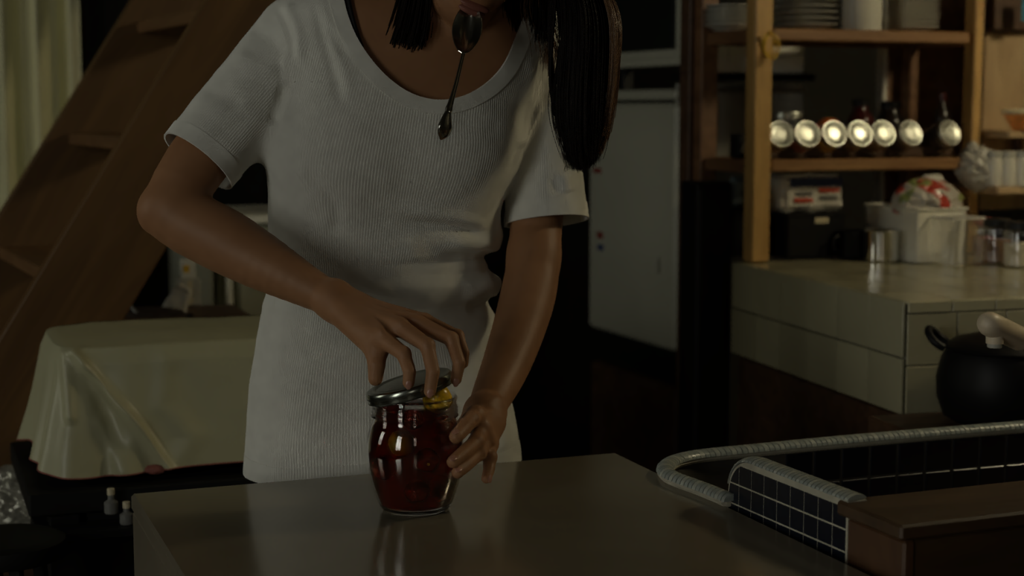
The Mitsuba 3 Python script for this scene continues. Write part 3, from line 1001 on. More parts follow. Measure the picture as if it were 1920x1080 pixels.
# ------------------------------------------------------------------ spoon in her mouth
def spoon():
    t = thing('spoon', 'silver spoon with an ornate handle end hanging from the woman\'s mouth', 'spoon')
    # bowl: a hollow egg-shaped dish, the hollow towards the camera
    top, neck = P(884, -2, 2.288), P(869, 99, 2.246)
    d = unit(neck - top)
    L = np.linalg.norm(neck - top)
    o = np.array([-0.06, -1, 0.10])
    o = unit(o - (o @ d) * d)
    x = np.cross(d, o)
    R = np.stack([x, d, o], 1)
    nu, nv = 28, 24
    uu, vv = np.linspace(0, 1, nu), np.linspace(-1, 1, nv)
    a, b = np.meshgrid(uu, vv, indexing='ij')
    s_ = np.sin(np.pi * np.clip(a, 0, 1) ** 1.15) ** 0.60
    wdt = 0.0200 * s_ + 0.0016 * smooth01((a - .88) / .12)
    X = wdt * b
    Y = a * L
    Z = -0.0150 * s_ * (1 - b ** 2)
    vt = np.stack([X, Y, Z], -1).reshape(-1, 3)
    i, j = np.meshgrid(np.arange(nu - 1), np.arange(nv - 1), indexing='ij')
    k = (i * nv + j).reshape(-1)
    ff = np.vstack([np.stack([k, k + nv, k + nv + 1], 1), np.stack([k, k + nv + 1, k + 1], 1)])
    V_, F_ = solidify(vt, ff[:, ::-1], 0.0012)
    if (vnormals(vt, ff)[len(vt) // 2] @ [0, 0, 1]) < 0:
        V_, F_ = V_, F_
    obj('bowl', xf(trimesh.Trimesh(V_, F_, process=False), R, top), 'spoon_metal', t, 50)
    hl = spline([P(870, 96, 2.250), P(866, 112, 2.246), P(857, 150, 2.236), P(846, 190, 2.226), P(838, 220, 2.222), P(832, 248, 2.220), P(826, 262, 2.220)], 40)
    tt = np.linspace(0, 1, 40)
    r = np.interp(tt, [0, .1, .45, .62, .66, .70, .78, .86, .94, 1], [.0040, .0034, .0042, .0056, .0074, .0060, .0105, .0145, .0115, .0020])
    obj('handle', tube(hl, r, 12, scale=(.42, 1)), 'spoon_metal', t, 50)
    # scrolls in relief on the handle's end
    for k in range(5):
        c_ = hl[27 + 2 * k] + np.array([0, -0.0024, 0.0004])
        obj('scroll', ellipsoid(c_ + x * 0.0022 * (1 if k % 2 else -1), (.0017, .0012, .0026), np.eye(3), 1), 'spoon_metal', t, True)


def smooth01(t):
    t = np.clip(t, 0, 1)
    return t * t * (3 - 2 * t)


spoon()

# ------------------------------------------------------------------ jar of pickled tomatoes and its lid
scene['jar_glass'] = {'type': 'dielectric', 'int_ior': 1.5, 'ext_ior': 1.0}
JB = PZ(779, 955, ZT)
jar = thing('glass_jar', 'round screw-top glass jar filled with dark red brine standing on the steel table', 'jar')
JH = 0.153
prof = [(0.0, 0.001), (0.040, 0.001), (0.0445, 0.0035), (0.047, 0.007), (0.053, 0.022), (0.0595, 0.045), (0.0635, 0.070), (0.0640, 0.085), (0.0618, 0.102), (0.0575, 0.114), (0.0545, 0.120)]
neckp = [(0.0540, 0.1235), (0.0558, 0.1255), (0.0575, 0.1270), (0.0560, 0.1285), (0.0553, 0.1300), (0.0567, 0.1315), (0.0570, 0.1325), (0.0555, 0.1345), (0.0552, 0.1360), (0.0566, 0.1375), (0.0566, 0.1385), (0.0552, 0.1405),
         (0.0553, 0.1480), (0.0560, 0.1500), (0.0556, 0.1520), (0.0540, JH), (0.0524, 0.1520)]
innerp = [(0.0516, 0.1495), (0.0514, 0.1240), (0.0530, 0.1190), (0.0560, 0.1130), (0.0595, 0.1015), (0.0613, 0.0850), (0.0608, 0.0700), (0.0568, 0.0450), (0.0505, 0.0230), (0.0450, 0.0095), (0.041, 0.0068), (0.0, 0.0068)]


def dense(p, n):
    return [tuple(q) for q in spline(np.array([[a, 0, b] for a, b in p]), n)[:, [0, 2]]]


obj('glass', lathe(prof[:3] + dense(prof[3:], 26) + dense(neckp, 44) + innerp[:2] + dense(innerp[1:-2], 30) + innerp[-2:], 72, JB), 'jar_glass', jar, 40)
# brine, and tomatoes pressed against the glass
scene['brine'] = {'type': 'dielectric', 'int_ior': 1.34, 'ext_ior': 1.0}
LEVEL = 0.139
bp = [(r - 0.0006, z + (0.0006 if r < 0.045 else 0)) for r, z in dense(innerp[1:-2], 30)[::-1]]
bp = [(0.0, 0.0076)] + [(max(r, 0), z) for r, z in bp if z < LEVEL - 0.003] + [(0.0506, LEVEL - 0.002), (0.0495, LEVEL), (0.0, LEVEL)]
kb = obj('brine', lathe(bp, 64, JB), 'brine', jar, 40)
scene[kb]['interior'] = {'type': 'homogeneous', 'albedo': {'type': 'rgb', 'value': [.34, .05, .02]}, 'sigma_t': {'type': 'rgb', 'value': [.10, .60, .85]}, 'scale': 190.0}
scene.pop('brine_old', None)
TOM = {'red': (0.13, 0.008, 0.005), 'yellow': (0.75, 0.46, 0.02), 'green': (0.30, 0.25, 0.03), 'orange': (0.42, 0.09, 0.012)}
for nm, c in TOM.items():
    plain('tomato_' + nm, c, 0.28, 0.12, 40)


def tomato_mesh(r, seed, squash=0.93):
    m = trimesh.creation.icosphere(3, 1.0)
    v = m.vertices.copy()
    a = np.arctan2(v[:, 1], v[:, 0])
    rho = np.hypot(v[:, 0], v[:, 1])
    v[:, 2] -= np.sign(v[:, 2]) * 0.16 * np.exp(-(rho / 0.28) ** 2)
    v *= (1 + 0.03 * rho * np.cos(5 * a + seed))[:, None]
    v[:, 2] *= squash
    m.vertices = v * r
    return m


tomatoes = [('green', 755, 828, -.030, .0175, 'yellow-green tomato in the brine, seen at the upper left of the jar\'s belly'), ('green', 829, 926, -.034, .0175, 'yellow-green tomato at the bottom right of the jar'),
            ('yellow', 826, 752, -.018, .0200, 'yellow tomato floating at the mouth of the jar under the fingers'), ('red', 738, 752, -.020, .0165, 'red tomato floating on the left at the mouth of the jar'),
            ('orange', 828, 803, -.034, .0135, 'orange-red tomato just below the yellow one in the jar'), ('red', 720, 880, -.028, .0165, 'red tomato low on the left side of the jar'), ('red', 782, 920, -.036, .0160, 'red tomato at the middle of the jar\'s bottom'),
            ('red', 800, 862, -.040, .0155, 'red tomato in the middle of the jar'), ('red', 775, 785, -.030, .0140, 'red tomato below the jar\'s neck')]
for i, (kind, px, py, dy, r, lab) in enumerate(tomatoes):
    c = P(px, py, JB[1] + dy)
    # keep each tomato inside the brine, lightly against the glass where it lies in front
    lim = np.interp(c[2] - JB[2], [q[1] for q in bp[:-2]], [q[0] for q in bp[:-2]]) - r * 1.04 - .0004
    dxy = c[:2] - JB[:2]
    if dy < 0:
        want = math.sqrt(max(lim ** 2 - min(abs(dxy[0]), lim) ** 2, 0))
        c[1] = JB[1] - want
        c[0] = JB[0] + np.clip(dxy[0], -lim, lim)
    c[2] = max(c[2], JB[2] + .008 + r * .95)
    t = thing('pickled_tomato', lab, 'tomato')
    R = trimesh.transformations.euler_matrix(0.6 + i, 0.5 * i, 0.3)[:3, :3]
    obj('fruit', xf(tomato_mesh(r, i), R, c), 'tomato_' + kind, t, True)
    obj('stem_scar', ellipsoid(c + R @ np.array([0, 0, r * 0.80]), (r * .14, r * .14, r * .10), R, 1), 'tomato_green', t, True)

plain('lid_metal', (0.30, 0.32, 0.28), 0.22, 0.1, 30, metal=1.0)
plain('lid_seal', (0.30, 0.30, 0.27), 0.5)
LC = P(771, 735, 2.074)
la, lb = math.radians(15), math.radians(2)
LN = unit(np.array([-math.sin(la), -math.sin(lb), math.cos(la)]))
LR = basis(LN, (0, 1, 0))
lid = thing('jar_lid', 'round metal screw lid lifted at a tilt off the jar by her fingers', 'lid')
lp = [(0.0, .0152), (.040, .0152), (.0425, .0142), (.0445, .0142), (.0475, .0158), (.0530, .0158), (.0565, .0145), (.0582, .0118), (.0582, .0080), (.0590, .0072), (.0590, .0062), (.0580, .0054), (.0580, .0018), (.0588, .0008), (.0580, 0.0), (.0568, .0006), (.0568, .0120), (.0530, .0140), (0.0, .0138)]
obj('shell', lathe(lp, 72, LC, LR), 'lid_metal', lid, 35)
obj('seal', lathe([(.0470, .0137), (.0470, .0122), (.0560, .0110), (.0560, .0132)], 64, LC, LR), 'lid_seal', lid, 40)

# ------------------------------------------------------------------ kitchen on the right
mat('post_wood', wood_fn((0.60, 0.37, 0.13), (0.44, 0.25, 0.08), W), 0.42)
mat('beam_wood', wood_fn((0.36, 0.20, 0.085), (0.22, 0.105, 0.04), U, seed=3), 0.42)
mat('rail_wood', wood_fn((0.22, 0.11, 0.05), (0.13, 0.06, 0.025), V, seed=5), 0.5)
mat('board_wood', wood_fn((0.26, 0.14, 0.065), (0.16, 0.075, 0.03), U, seed=8), 0.5)
mat('panel_wood', wood_fn((0.50, 0.36, 0.20), (0.38, 0.25, 0.13), W, 30, seed=2), 0.5)
mat('dark_wood', wood_fn((0.10, 0.05, 0.025), (0.05, 0.025, 0.012), U, seed=4), 0.5)
scene['tile_white'] = {'type': 'twosided', 'bsdf': {'type': 'roughplastic', 'alpha': .06, 'nonlinear': True, 'diffuse_reflectance': {'type': 'rgb', 'value': list((0.66, 0.63, 0.47))}}}
scene['tile_white_dull'] = {'type': 'twosided', 'bsdf': {'type': 'roughplastic', 'alpha': .06, 'nonlinear': True, 'diffuse_reflectance': {'type': 'rgb', 'value': list((0.60, 0.57, 0.42))}}}
plain('grout', (0.30, 0.28, 0.22), 0.9, 0.2, 40)
plain('ceramic_white', (0.62, 0.60, 0.52), 0.25, 0.04)
plain('ceramic_grey', (0.42, 0.41, 0.36), 0.3, 0.05)
plain('enamel_white', (0.84, 0.83, 0.72), 0.35, 0.05, 4)
plain('fridge_white', (0.45, 0.445, 0.36), 0.42, 0.06, 3)
plain('dark_glass', (0.012, 0.014, 0.012), 0.12)
plain('black_iron', (0.005, 0.005, 0.0055), 0.5, 0.2, 30, spec=.25)
plain('black_plastic', (0.007, 0.007, 0.007), 0.45, spec=.25)
plain('white_plastic', (0.62, 0.60, 0.53), 0.35, 0.05)
plain('wrap_white', (0.60, 0.57, 0.50), 0.28, 0.06, 30)
plain('print_red', (0.50, 0.06, 0.03), 0.35)
plain('print_blue', (0.04, 0.06, 0.16), 0.35)
plain('print_green', (0.20, 0.32, 0.08), 0.35)
plain('print_grey', (0.16, 0.16, 0.15), 0.4)
plain('yellow_rubber', (0.60, 0.36, 0.03), 0.45)
plain('label_paper', (0.55, 0.48, 0.33), 0.7)
scene['clear_glass'] = {'type': 'thindielectric', 'int_ior': 1.5, 'ext_ior': 1.0}

# tiled counter
CO = PZ(1700, 565, 0.906)                   # its near corner
CYAW = math.radians(15.5)
CU, CV, RCY = np.array([math.cos(CYAW), math.sin(CYAW), 0]), np.array([-math.sin(CYAW), math.cos(CYAW), 0]), rz(CYAW)
CTOP, CLEN, CWID = 0.906, 0.765, 1.30


def cp(s, t, z):
    return np.array([CO[0], CO[1], 0]) + s * CU + t * CV + z * W


ct = thing('tiled_counter', 'kitchen counter block faced and topped with square white tiles', 'counter')
obj('core', obox(cp(CWID / 2 + .004, CLEN / 2 + .004, CTOP - 0.108), (CWID - .008, CLEN - .008, 0.208 - 0.006), R=RCY), 'grout', ct)
obj('base_board', obox(cp(CWID / 2 + .01, CLEN / 2 + 0.01, 0.345), (CWID - 0.01, CLEN - 0.01, 0.69), R=RCY), 'dark_wood', ct)


def tile_set(holder, origin, ex, ey, n, sx, sy, nx, ny, gap, thick, mats, name='tile', skip=lambda i, j: False):
    """Tiles laid out from origin along ex and ey, facing n, each proud of the joint and a little uneven."""
    R = np.stack([ex, ey, n], 1)
    if np.linalg.det(R) < 0:
        R = np.stack([ex, -ey, n], 1)
    shapes = [mikit.ply(cbox((sx - gap, sy - gap, thick), 0.0012), m_, 30) for m_ in mats]
    for i in range(nx):
        for j in range(ny):
            if skip(i, j):
                continue
            c = origin + ex * (i + .5) * sx + ey * (j + .5) * sy + n * (thick / 2 + RNG.uniform(-.0004, .0004))
            M = np.eye(4)
            w = RNG.normal(0, 0.0025, 3)
            Rw = trimesh.transformations.euler_matrix(*w)[:3, :3]
            M[:3, :3], M[:3, 3] = R @ Rw, c
            put(name, shapes[RNG.integers(len(shapes))], holder, T(M.tolist()))


tw = CLEN / 6
tile_set(ct, cp(0, 0, CTOP - 0.103), CV, -W, -CU, tw, 0.103, 6, 1, 0.003, 0.006, ('tile_white', 'tile_white_dull'))
tile_set(ct, cp(0, 0, CTOP), CV, -W, -CU, tw, 0.103, 6, 1, 0.003, 0.006, ('tile_white', 'tile_white_dull'))
tile_set(ct, cp(0, 0, CTOP), CU, -W, -CV, 0.088, 0.022, 14, 1, 0.0025, 0.006, ('tile_white', 'tile_white_dull'), 'edge_tile')
tile_set(ct, cp(0, 0, CTOP - 0.022), CU, -W, -CV, 0.1, 0.0945, 12, 2, 0.0025, 0.005, ('tile_white', 'tile_white_dull'))
tile_set(ct, cp(0, 0, CTOP - 0.006), CU, CV, W, 0.1, tw * .85, 13, 7, 0.0022, 0.006, ('tile_white', 'tile_white_dull'))

# open wooden shelf standing on the counter
sh = thing('wooden_shelf', 'open shelf of square wooden posts and rails standing on the tiled counter', 'shelf')
pA = P(1417, 489, 3.54)
SO = np.array([pA[0], pA[1], 0])
SW, SDP = 0.58, 0.25
rdir = unit(np.array([P(1826, 70, 3.74)[0] - SO[0], P(1826, 70, 3.74)[1] - SO[1], 0]))
SW = np.linalg.norm(P(1826, 70, 3.74)[:2] - SO[:2])
bdir = np.array([-rdir[1], rdir[0], 0])
RSH = np.stack([rdir, bdir, W], 1)


def sp_(s, t, z):
    return SO + s * rdir + t * bdir + z * W


for s_, t_ in ((0, 0), (0, SDP), (SW, 0), (SW, SDP)):
    w_ = 0.044 if s_ == 0 else 0.024
    z_lo = CTOP + .002 if (t_ == 0 or s_ > 0) else .002
    obj('post', obox(sp_(s_, t_, (z_lo + 2.2) / 2), (w_, 0.042, 2.2 - z_lo), 0.003, RSH), 'post_wood' if t_ == 0 else 'rail_wood', sh)  # shade on the back posts is put into a darker wood colour
for z_ in (1.395, 1.108):
    obj('front_rail', obox(sp_(SW / 2, -0.006, z_ + 0.012), (SW - 0.05, 0.026, 0.026), 0.003, RSH), 'beam_wood', sh)
    for s_ in (-0.0, SW):
        obj('side_rail', obox(sp_(s_, SDP / 2, z_ + 0.010), (0.024, SDP - 0.05, 0.030), 0.003, RSH), 'rail_wood', sh)
    obj('board', obox(sp_(SW / 2, SDP / 2 + .01, z_ + 0.019), (SW - 0.03, SDP - 0.03, 0.012), 0.002, RSH), 'board_wood', sh)
obj('back_rail', obox(sp_(SW / 2, SDP, 1.407), (SW - 0.05, 0.02, 0.03), 0.003, RSH), 'rail_wood', sh)
Z1, Z2 = 1.395 + 0.0255, 1.108 + 0.0255
obj('jar_rest', obox(sp_(SW / 2, .035, Z2 + .0125), (SW - .05, .020, .024), .003, RSH), 'dark_wood', sh)


def on_shelf(px, z, t):
    """The point of a shelf level below a pixel column, t behind the shelf's front."""
    a = ray(px, 300)
    # intersect the vertical plane through the column with the line at depth t
    o = sp_(0, t, z)
    # o.x + s r.x = k (o.y + s r.y), k = a.x / a.y
    k = a[0] / a[1]
    s_ = (k * o[1] - o[0]) / (rdir[0] - k * rdir[1])
    return o + s_ * rdir


# seven jars lying on the middle level, lids to the room
JR = 0.0330
jl_prof = [(0, 0), (.0235, 0), (.0285, .004), (.0300, .010), (.0300, .075), (.0275, .082), (.0255, .084), (.0255, .096)]
jl_prof = [(r * 1.12, z) for r, z in jl_prof]
jar_glass = mikit.ply(lathe(jl_prof, 32), 'clear_glass', 40)
LIDP = [(0, .0965), (.0100, .0965), (.0112, .0955), (.0125, .0955), (.0140, .0975), (.0185, .0985), (.0215, .0970), (.0235, .0985), (.0262, .0985), (.0275, .0970), (.0278, .0955), (.0278, .0870), (.0270, .0860), (.0262, .0870), (.0262, .0950), (0, .0955)]
plain('jar_lid_metal', (0.62, 0.63, 0.56), 0.36, 0.06, 60, metal=1.0)
LIDP = [(r * 1.12, z) for r, z in LIDP]
lid_ply = mikit.ply(lathe(LIDP, 48), 'jar_lid_metal', 35)
fills = ('spice_brown', 'spice_red', 'spice_yellow', 'spice_brown', 'spice_brown', 'spice_dark', 'spice_dark')
for nm, c in (('spice_brown', (.20, .11, .05)), ('spice_red', (.30, .06, .03)), ('spice_yellow', (.55, .32, .04)), ('spice_dark', (.03, .02, .015))):
    plain(nm, c, 0.7, 0.3, 160)
fill_ply = {k: mikit.ply(lathe([(0, .003), (.024, .003), (.0275, .008), (.0285, .012), (.0285, .066), (.024, .072), (0, .074)], 32), k, 40) for k in set(fills)}
ords = ('first', 'second', 'third', 'fourth', 'fifth', 'sixth', 'last')
notes = ('brown spice', 'reddish spice', 'yellow powder', 'brown spice', 'brown spice', 'dark contents', 'dark contents')
for i, (px, ft) in enumerate(zip((1464, 1514, 1564, 1612, 1656, 1707, 1780), fills)):
    q = on_shelf(px, P(1600, 250, 3.59)[2], -0.012)
    lab = f'metal-lidded spice jar lying on the middle shelf, {ords[i]} of seven from the left'
    t = thing('spice_jar', lab, 'jar', 'jars lying on the middle shelf')
    ax = unit(-bdir * math.cos(.36) + W * math.sin(.36) + rdir * (-.10 + .03 * i))
    B = basis(ax)
    M = np.eye(4)
    M[:3, :3], M[:3, 3] = B, q - ax * 0.098
    X_ = T(M.tolist())
    put('glass', jar_glass, t, X_)
    put('lid', lid_ply, t, X_)
    put('contents', fill_ply[ft], t, X_)

# dishes on the upper level
def plate_prof(r, h=0.018):
    return [(0, 0), (r * .55, 0), (r * .60, .003), (r * .97, h), (r, h + .001), (r, h + .003), (r * .96, h + .0025), (r * .62, .0065), (r * .5, .005), (0, .005)]


def stack(px, t_, r, n, step, mt, label_fn, group, nm='plate', h=.014):
    q = on_shelf(px, Z1 + .0005, t_)
    shp = mikit.ply(lathe(plate_prof(r, h), 40), mt, 35)
    for k in range(n):
        key = thing(nm, label_fn(k, n), nm, group)
        scene[key] = {**shp, 'to_world': T().translate([q[0] + RNG.uniform(-.002, .002), q[1] + RNG.uniform(-.002, .002), q[2] + k * step])}


ordn = ('lowest', 'second', 'third', 'fourth', 'fifth', 'sixth', 'seventh', 'eighth', 'ninth', 'tenth', 'topmost')
stack(1508, 0.13, 0.073, 5, 0.0140, 'ceramic_grey', lambda k, n: f'grey plate left of the white mug on the upper shelf, {ordn[k] if k < n - 1 else "topmost"} in its stack', 'plates stacked left of the mug')
stack(1702, 0.12, 0.066, 8, 0.0105, 'ceramic_white', lambda k, n: f'cream plate right of the white mug on the upper shelf, {ordn[k] if k < n - 1 else "topmost"} in its stack', 'plates stacked right of the mug', h=.013)
stack(1362, 0.17, 0.055, 5, 0.0105, 'ceramic_grey', lambda k, n: f'dim grey plate behind the left post on the upper shelf, {ordn[k] if k < n - 1 else "topmost"} in its stack', 'plates stacked behind the left post')
q = on_shelf(1609, Z1 + .0005, 0.06)
t = thing('mug', 'shiny white enamel mug standing between two plate stacks on the upper shelf', 'mug')
obj('cup', lathe([(0, .002), (.040, .002), (.0435, 0), (.045, .004), (.0455, .09), (.047, .094), (.0455, .096), (.0435, .092), (.0432, .006), (0, .005)], 48, q), 'ceramic_white', t, 40)
hm = tube(spline([q + rdir * .0 + bdir * .044 + W * .075, q + bdir * .072 + W * .068, q + bdir * .074 + W * .035, q + bdir * .044 + W * .024], 16), .005, 8)
obj('handle', hm, 'ceramic_white', t, 40)

# rubber bands hung on the front post
rb_c = P(1441, 82, 3.505)
for k in range(3):
    a = np.linspace(0, 2 * np.pi, 28)
    w_, h_ = .014 + .002 * k, .021 + .003 * k
    pts = np.array([rb_c + rdir * (w_ * np.cos(x) + .004 * (k - 1)) + W * (h_ * np.sin(x) - .003 * k) - bdir * (.004 + .002 * k + .002 * np.sin(3 * x)) for x in a])
    tag(obj('rubber_band', tube(pts, .0022, 6, cap=False), 'yellow_rubber'), f'{("smallest", "middle-sized", "largest")[k]} of three yellow rubber bands hung on the shelf post', 'rubber band', 'rubber bands on the post')
obj('hook', tube(spline([rb_c + W * .020 + bdir * .004, rb_c + W * .026 - bdir * .006, rb_c + W * .020 - bdir * .014], 8), .002, 6), 'yellow_rubber', sh)

# things behind the lying jars
def bottle(name, label, cat_, px, t_, z, r, h, mt, capm, group=None, neck=.38):
    q = on_shelf(px, z, t_)
    t = thing(name, label, cat_, group)
    obj('body', lathe([(0, 0), (r * .9, 0), (r, r * .12), (r, h * .58), (r * .85, h * .68), (r * neck, h * .80), (r * neck, h * .9), (0, h * .9)], 28, q), mt, t, 40)
    obj('cap', lathe([(0, h * .88), (r * (neck + .08), h * .88), (r * (neck + .08), h * .985), (r * neck, h), (0, h)], 24, q), capm, t, 40)


plain('bottle_red', (0.05, 0.008, 0.008), 0.2)
plain('bottle_dark', (0.02, 0.013, 0.010), 0.22)
bottle('bottle', 'dark red bottle behind the fourth lying jar on the middle shelf', 'bottle', 1612, .20, Z2, .034, .135, 'bottle_red', 'black_plastic', neck=.5)
bottle('bottle', 'wide dark bottle behind the fifth lying jar on the middle shelf', 'bottle', 1668, .19, Z2, .036, .13, 'bottle_dark', 'black_plastic', neck=.6)
bottle('bottle', 'slim dark bottle near the right end of the middle shelf', 'bottle', 1764, .18, Z2, .022, .15, 'bottle_dark', 'bottle_red')
q = on_shelf(1476, Z2, 0.15)
t = thing('storage_jar', 'clear glass storage jar with a silver lid behind the first two lying jars', 'jar')
obj('glass', lathe([(0, 0), (.030, 0), (.034, .004), (.034, .072), (.029, .080), (.029, .086)], 32, q), 'clear_glass', t, 40)
obj('lid', lathe([(0, .105), (.034, .105), (.036, .102), (.036, .090), (.033, .088), (.0, .089)], 32, q), 'jar_lid_metal', t, 35)
plain('fruit_orange', (0.55, 0.12, 0.02), 0.4, 0.1, 60)
q = on_shelf(1553, Z2, 0.145)
m = trimesh.creation.icosphere(3, .033)
m.vertices *= [1, 1, .95]
t = thing('orange', 'round orange fruit behind the third lying jar on the middle shelf', 'fruit')
obj('peel', xf(m, None, q + W * .0317 + W * .028), 'fruit_orange', t, True)
obj('stem', ellipsoid(q + W * .0911, (.003, .003, .002), np.eye(3), 1), 'print_green', t, True)
t = thing('small_bowl', 'dark bowl holding the orange on the middle shelf', 'bowl')
obj('bowl', lathe([(0, 0), (.018, 0), (.019, .003), (.033, .030), (.034, .036), (.032, .036), (.024, .012), (0, .006)], 32, q), 'black_iron', t, 40)
q = on_shelf(1386, Z2, 0.12)
t = thing('black_clip', 'black kitchen clip with a pale face left of the front post on the middle shelf', 'clip')
obj('jaw', obox(q + W * .028, (.030, .045, .055), .004, RSH), 'black_plastic', t)
obj('face', obox(q + W * .026 - bdir * .0235 + rdir * .004, (.016, .003, .03), .001, RSH @ trimesh.transformations.rotation_matrix(.4, [0, 1, 0])[:3, :3]), 'label_paper', t)

# below the middle shelf: a wrapped pack on a black box
q0 = on_shelf(1506, CTOP + .0015, 0.09)
t = thing('black_box', 'black storage box with a small paper label standing on the counter under the shelf', 'box')
obj('box', obox(q0 + W * .048 + rdir * .0, (.150, .13, .096), .004, RSH), 'black_plastic', t)
obj('lid', obox(q0 + W * .098, (.154, .134, .008), .003, RSH), 'black_plastic', t)
obj('paper_label', obox(q0 + W * .086 - bdir * .066 + rdir * .012, (.036, .001, .013), .0003, RSH), 'label_paper', t)
pk = q0 + W * .1465
t = thing('wrapped_pack', 'plastic-wrapped pack with white, red and dark blue print lying on the black box', 'package')
pm = cbox((.160, .10, .084), .012).subdivide_to_size(.012)
vv = pm.vertices.copy()
vv += (meshkit.fbm(vv * 34, 3, 4) - .5)[:, None] * .010 * np.sign(vv)
pm.vertices = vv
obj('wrapper', xf(pm, RSH, pk), 'wrap_white', t, 40)


def on_pack(x0, x1, z0, z1, mt, nm):
    obj(nm, xf(cbox((x1 - x0, .004, z1 - z0), .0012), RSH, pk + rdir * (x0 + x1) / 2 + W * (z0 + z1) / 2 - bdir * .0515), mt, t)


on_pack(-.062, .074, .016, .035, 'print_blue', 'print_band')
on_pack(-.052, -.004, -.020, -.010, 'print_red', 'print_band')
on_pack(.012, .066, .002, .012, 'print_red', 'print_band')
on_pack(-.050, -.004, -.004, .004, 'print_grey', 'print_band')
on_pack(.016, .060, -.014, -.006, 'print_grey', 'print_band')
on_pack(-.040, -.012, -.034, -.027, 'print_grey', 'print_band')
q = on_shelf(1384, CTOP + .0015, 0.16)
t = thing('dark_canister', 'dark canister left of the front post under the shelf, a pale packet on top', 'canister')
obj('body', lathe([(0, 0), (.040, 0), (.042, .003), (.042, .105), (.038, .11), (0, .11)], 32, q), 'black_plastic', t, 40)
t = thing('blue_packet', 'small blue and white packet standing on the dark canister', 'packet')
pm = cbox((.045, .03, .07), .01).subdivide_to_size(.01)
pm.vertices += (meshkit.fbm(pm.vertices * 60, 2, 5) - .5)[:, None] * .008
plain('packet_blue', (.20, .26, .30), .35, .5, 60)
obj('wrapper', xf(pm, RSH, q + W * .146), 'packet_blue', t, True)

# mugs, basket and containers on the counter
def ctr(px, py):
    return PZ(px, py, CTOP + .0012)


q = ctr(1652, 489)
t = thing('steel_canister', 'shiny round steel canister on the tiled counter in front of the white basket', 'canister')
obj('body', lathe([(0, .001), (.0375, .001), (.040, .004), (.040, .066), (.0412, .068), (.040, .070), (.038, .068), (.038, .006), (0, .005)], 48, q), 'chrome', t, 40)
obj('handle', tube(spline([q + U * .039 + W * .056, q + U * .058 + W * .050, q + U * .058 + W * .024, q + U * .039 + W * .018], 14), .003, 8), 'chrome', t, 40)
q = ctr(1598, 484)
t = thing('black_mug', 'black mug on the tiled counter beside the shiny steel canister', 'mug')
obj('cup', lathe([(0, .001), (.028, .001), (.031, .004), (.032, .062), (.033, .064), (.030, .064), (.029, .006), (0, .004)], 40, q), 'black_plastic', t, 40)
obj('handle', tube(spline([q - U * .031 + W * .05, q - U * .05 + W * .044, q - U * .05 + W * .024, q - U * .031 + W * .016], 12), .0035, 8), 'black_plastic', t, 40)
plain('basket_plastic', (.74, .72, .62), .4, .05)
BW, BD, BH = .125, .20, .118
bq = ctr(1719, 494) + U * BW / 2 + V * BD / 2
t = thing('white_basket', 'white plastic basket full of wrapped packets on the tiled counter', 'basket')
for nm, c_, s_ in (('front_panel', -V * BD / 2, (BW, .003, BH)), ('back_panel', V * BD / 2, (BW, .003, BH)), ('side_panel', -U * BW / 2, (.003, BD, BH)), ('side_panel', U * BW / 2, (.003, BD, BH))):
    obj(nm, obox(bq + c_ + W * (BH / 2 + .001), s_, .001), 'basket_plastic', t)
obj('bottom', obox(bq + W * .004, (BW, BD, .004), .001), 'basket_plastic', t)
rimp = [bq + W * BH + U * a * (BW / 2 + .003) + V * b * (BD / 2 + .003) for a, b in ((-1, -1), (1, -1), (1, 1), (-1, 1), (-1, -1))]
obj('rim', cat(*[bar(a, b, .008, .006) for a, b in zip(rimp[:-1], rimp[1:])]), 'basket_plastic', t)


def crumple(c, size, seed, mt, amp=.25, sub=4, R=None):
    m = trimesh.creation.icosphere(sub, 1.0)
    v = m.vertices
    n = meshkit.fbm(v * 2.2 + seed * 7.3, 4, seed)
    ridge = 1 - np.abs(2 * meshkit.fbm(v * 3.1 + seed, 3, seed + 5) - 1)
    v = v * (1 - amp + amp * 1.2 * n + amp * .9 * ridge)[:, None] * np.asarray(size)
    return xf(trimesh.Trimesh(v, m.faces, process=False), R, c)


def packet_fn(p, n, uv):
    a, b = fbm(p.x * 26, p.y * 26, p.z * 26, 2), fbm(p.x * 22 + 9, p.y * 22, p.z * 22 + 3, 2)
    c_ = mix((.50, .46, .40), (.42, .045, .03), smoothstep(.56, .60, a))
    return mix(c_, (.26, .30, .10), smoothstep(.68, .72, b))


scene['packet_print'] = {'type': 'twosided', 'bsdf': {'type': 'principled', 'base_color': mikit.proc(packet_fn), 'roughness': .22, 'specular': .6}}
plain('clear_bag', (.42, .40, .35), .2, .15, 30)
for dx, dz, s_, seed, lab in ((-.005, .128, (.060, .055, .050), 2, 'red and white snack packet, left one in the white basket'), (.062, .126, (.066, .055, .046), 5, 'red and white snack packet, right one in the white basket')):
    t = thing('snack_packet', lab, 'packet', 'packets in the white basket')
    c_ = bq + U * dx + W * dz - V * (.03 if dx < 0 else -.03)
    obj('wrapper', crumple(c_, s_, seed, None), 'packet_print', t, 40)
    obj('crimped_end', crumple(c_ + U * (.02 if dx < 0 else .01) + W * .045, (.020, .010, .016), seed + 3, None, .35, 3), 'wrap_white', t, 40)
t = thing('clear_container', 'tall clear plastic container on the tiled counter right of the white basket', 'container')
q = ctr(1719, 494) + U * .070 - V * .046
hw = .036
obj('wall', xf(trimesh.creation.extrude_polygon(__import__('shapely').box(-hw, -hw, hw, hw).buffer(.006).difference(__import__('shapely').box(-hw, -hw, hw, hw).buffer(.0045)), .100), RYAW, q + W * .001), 'clear_glass', t)
obj('bottom', obox(q + W * .003, (.078, .078, .003), .001), 'clear_glass', t)
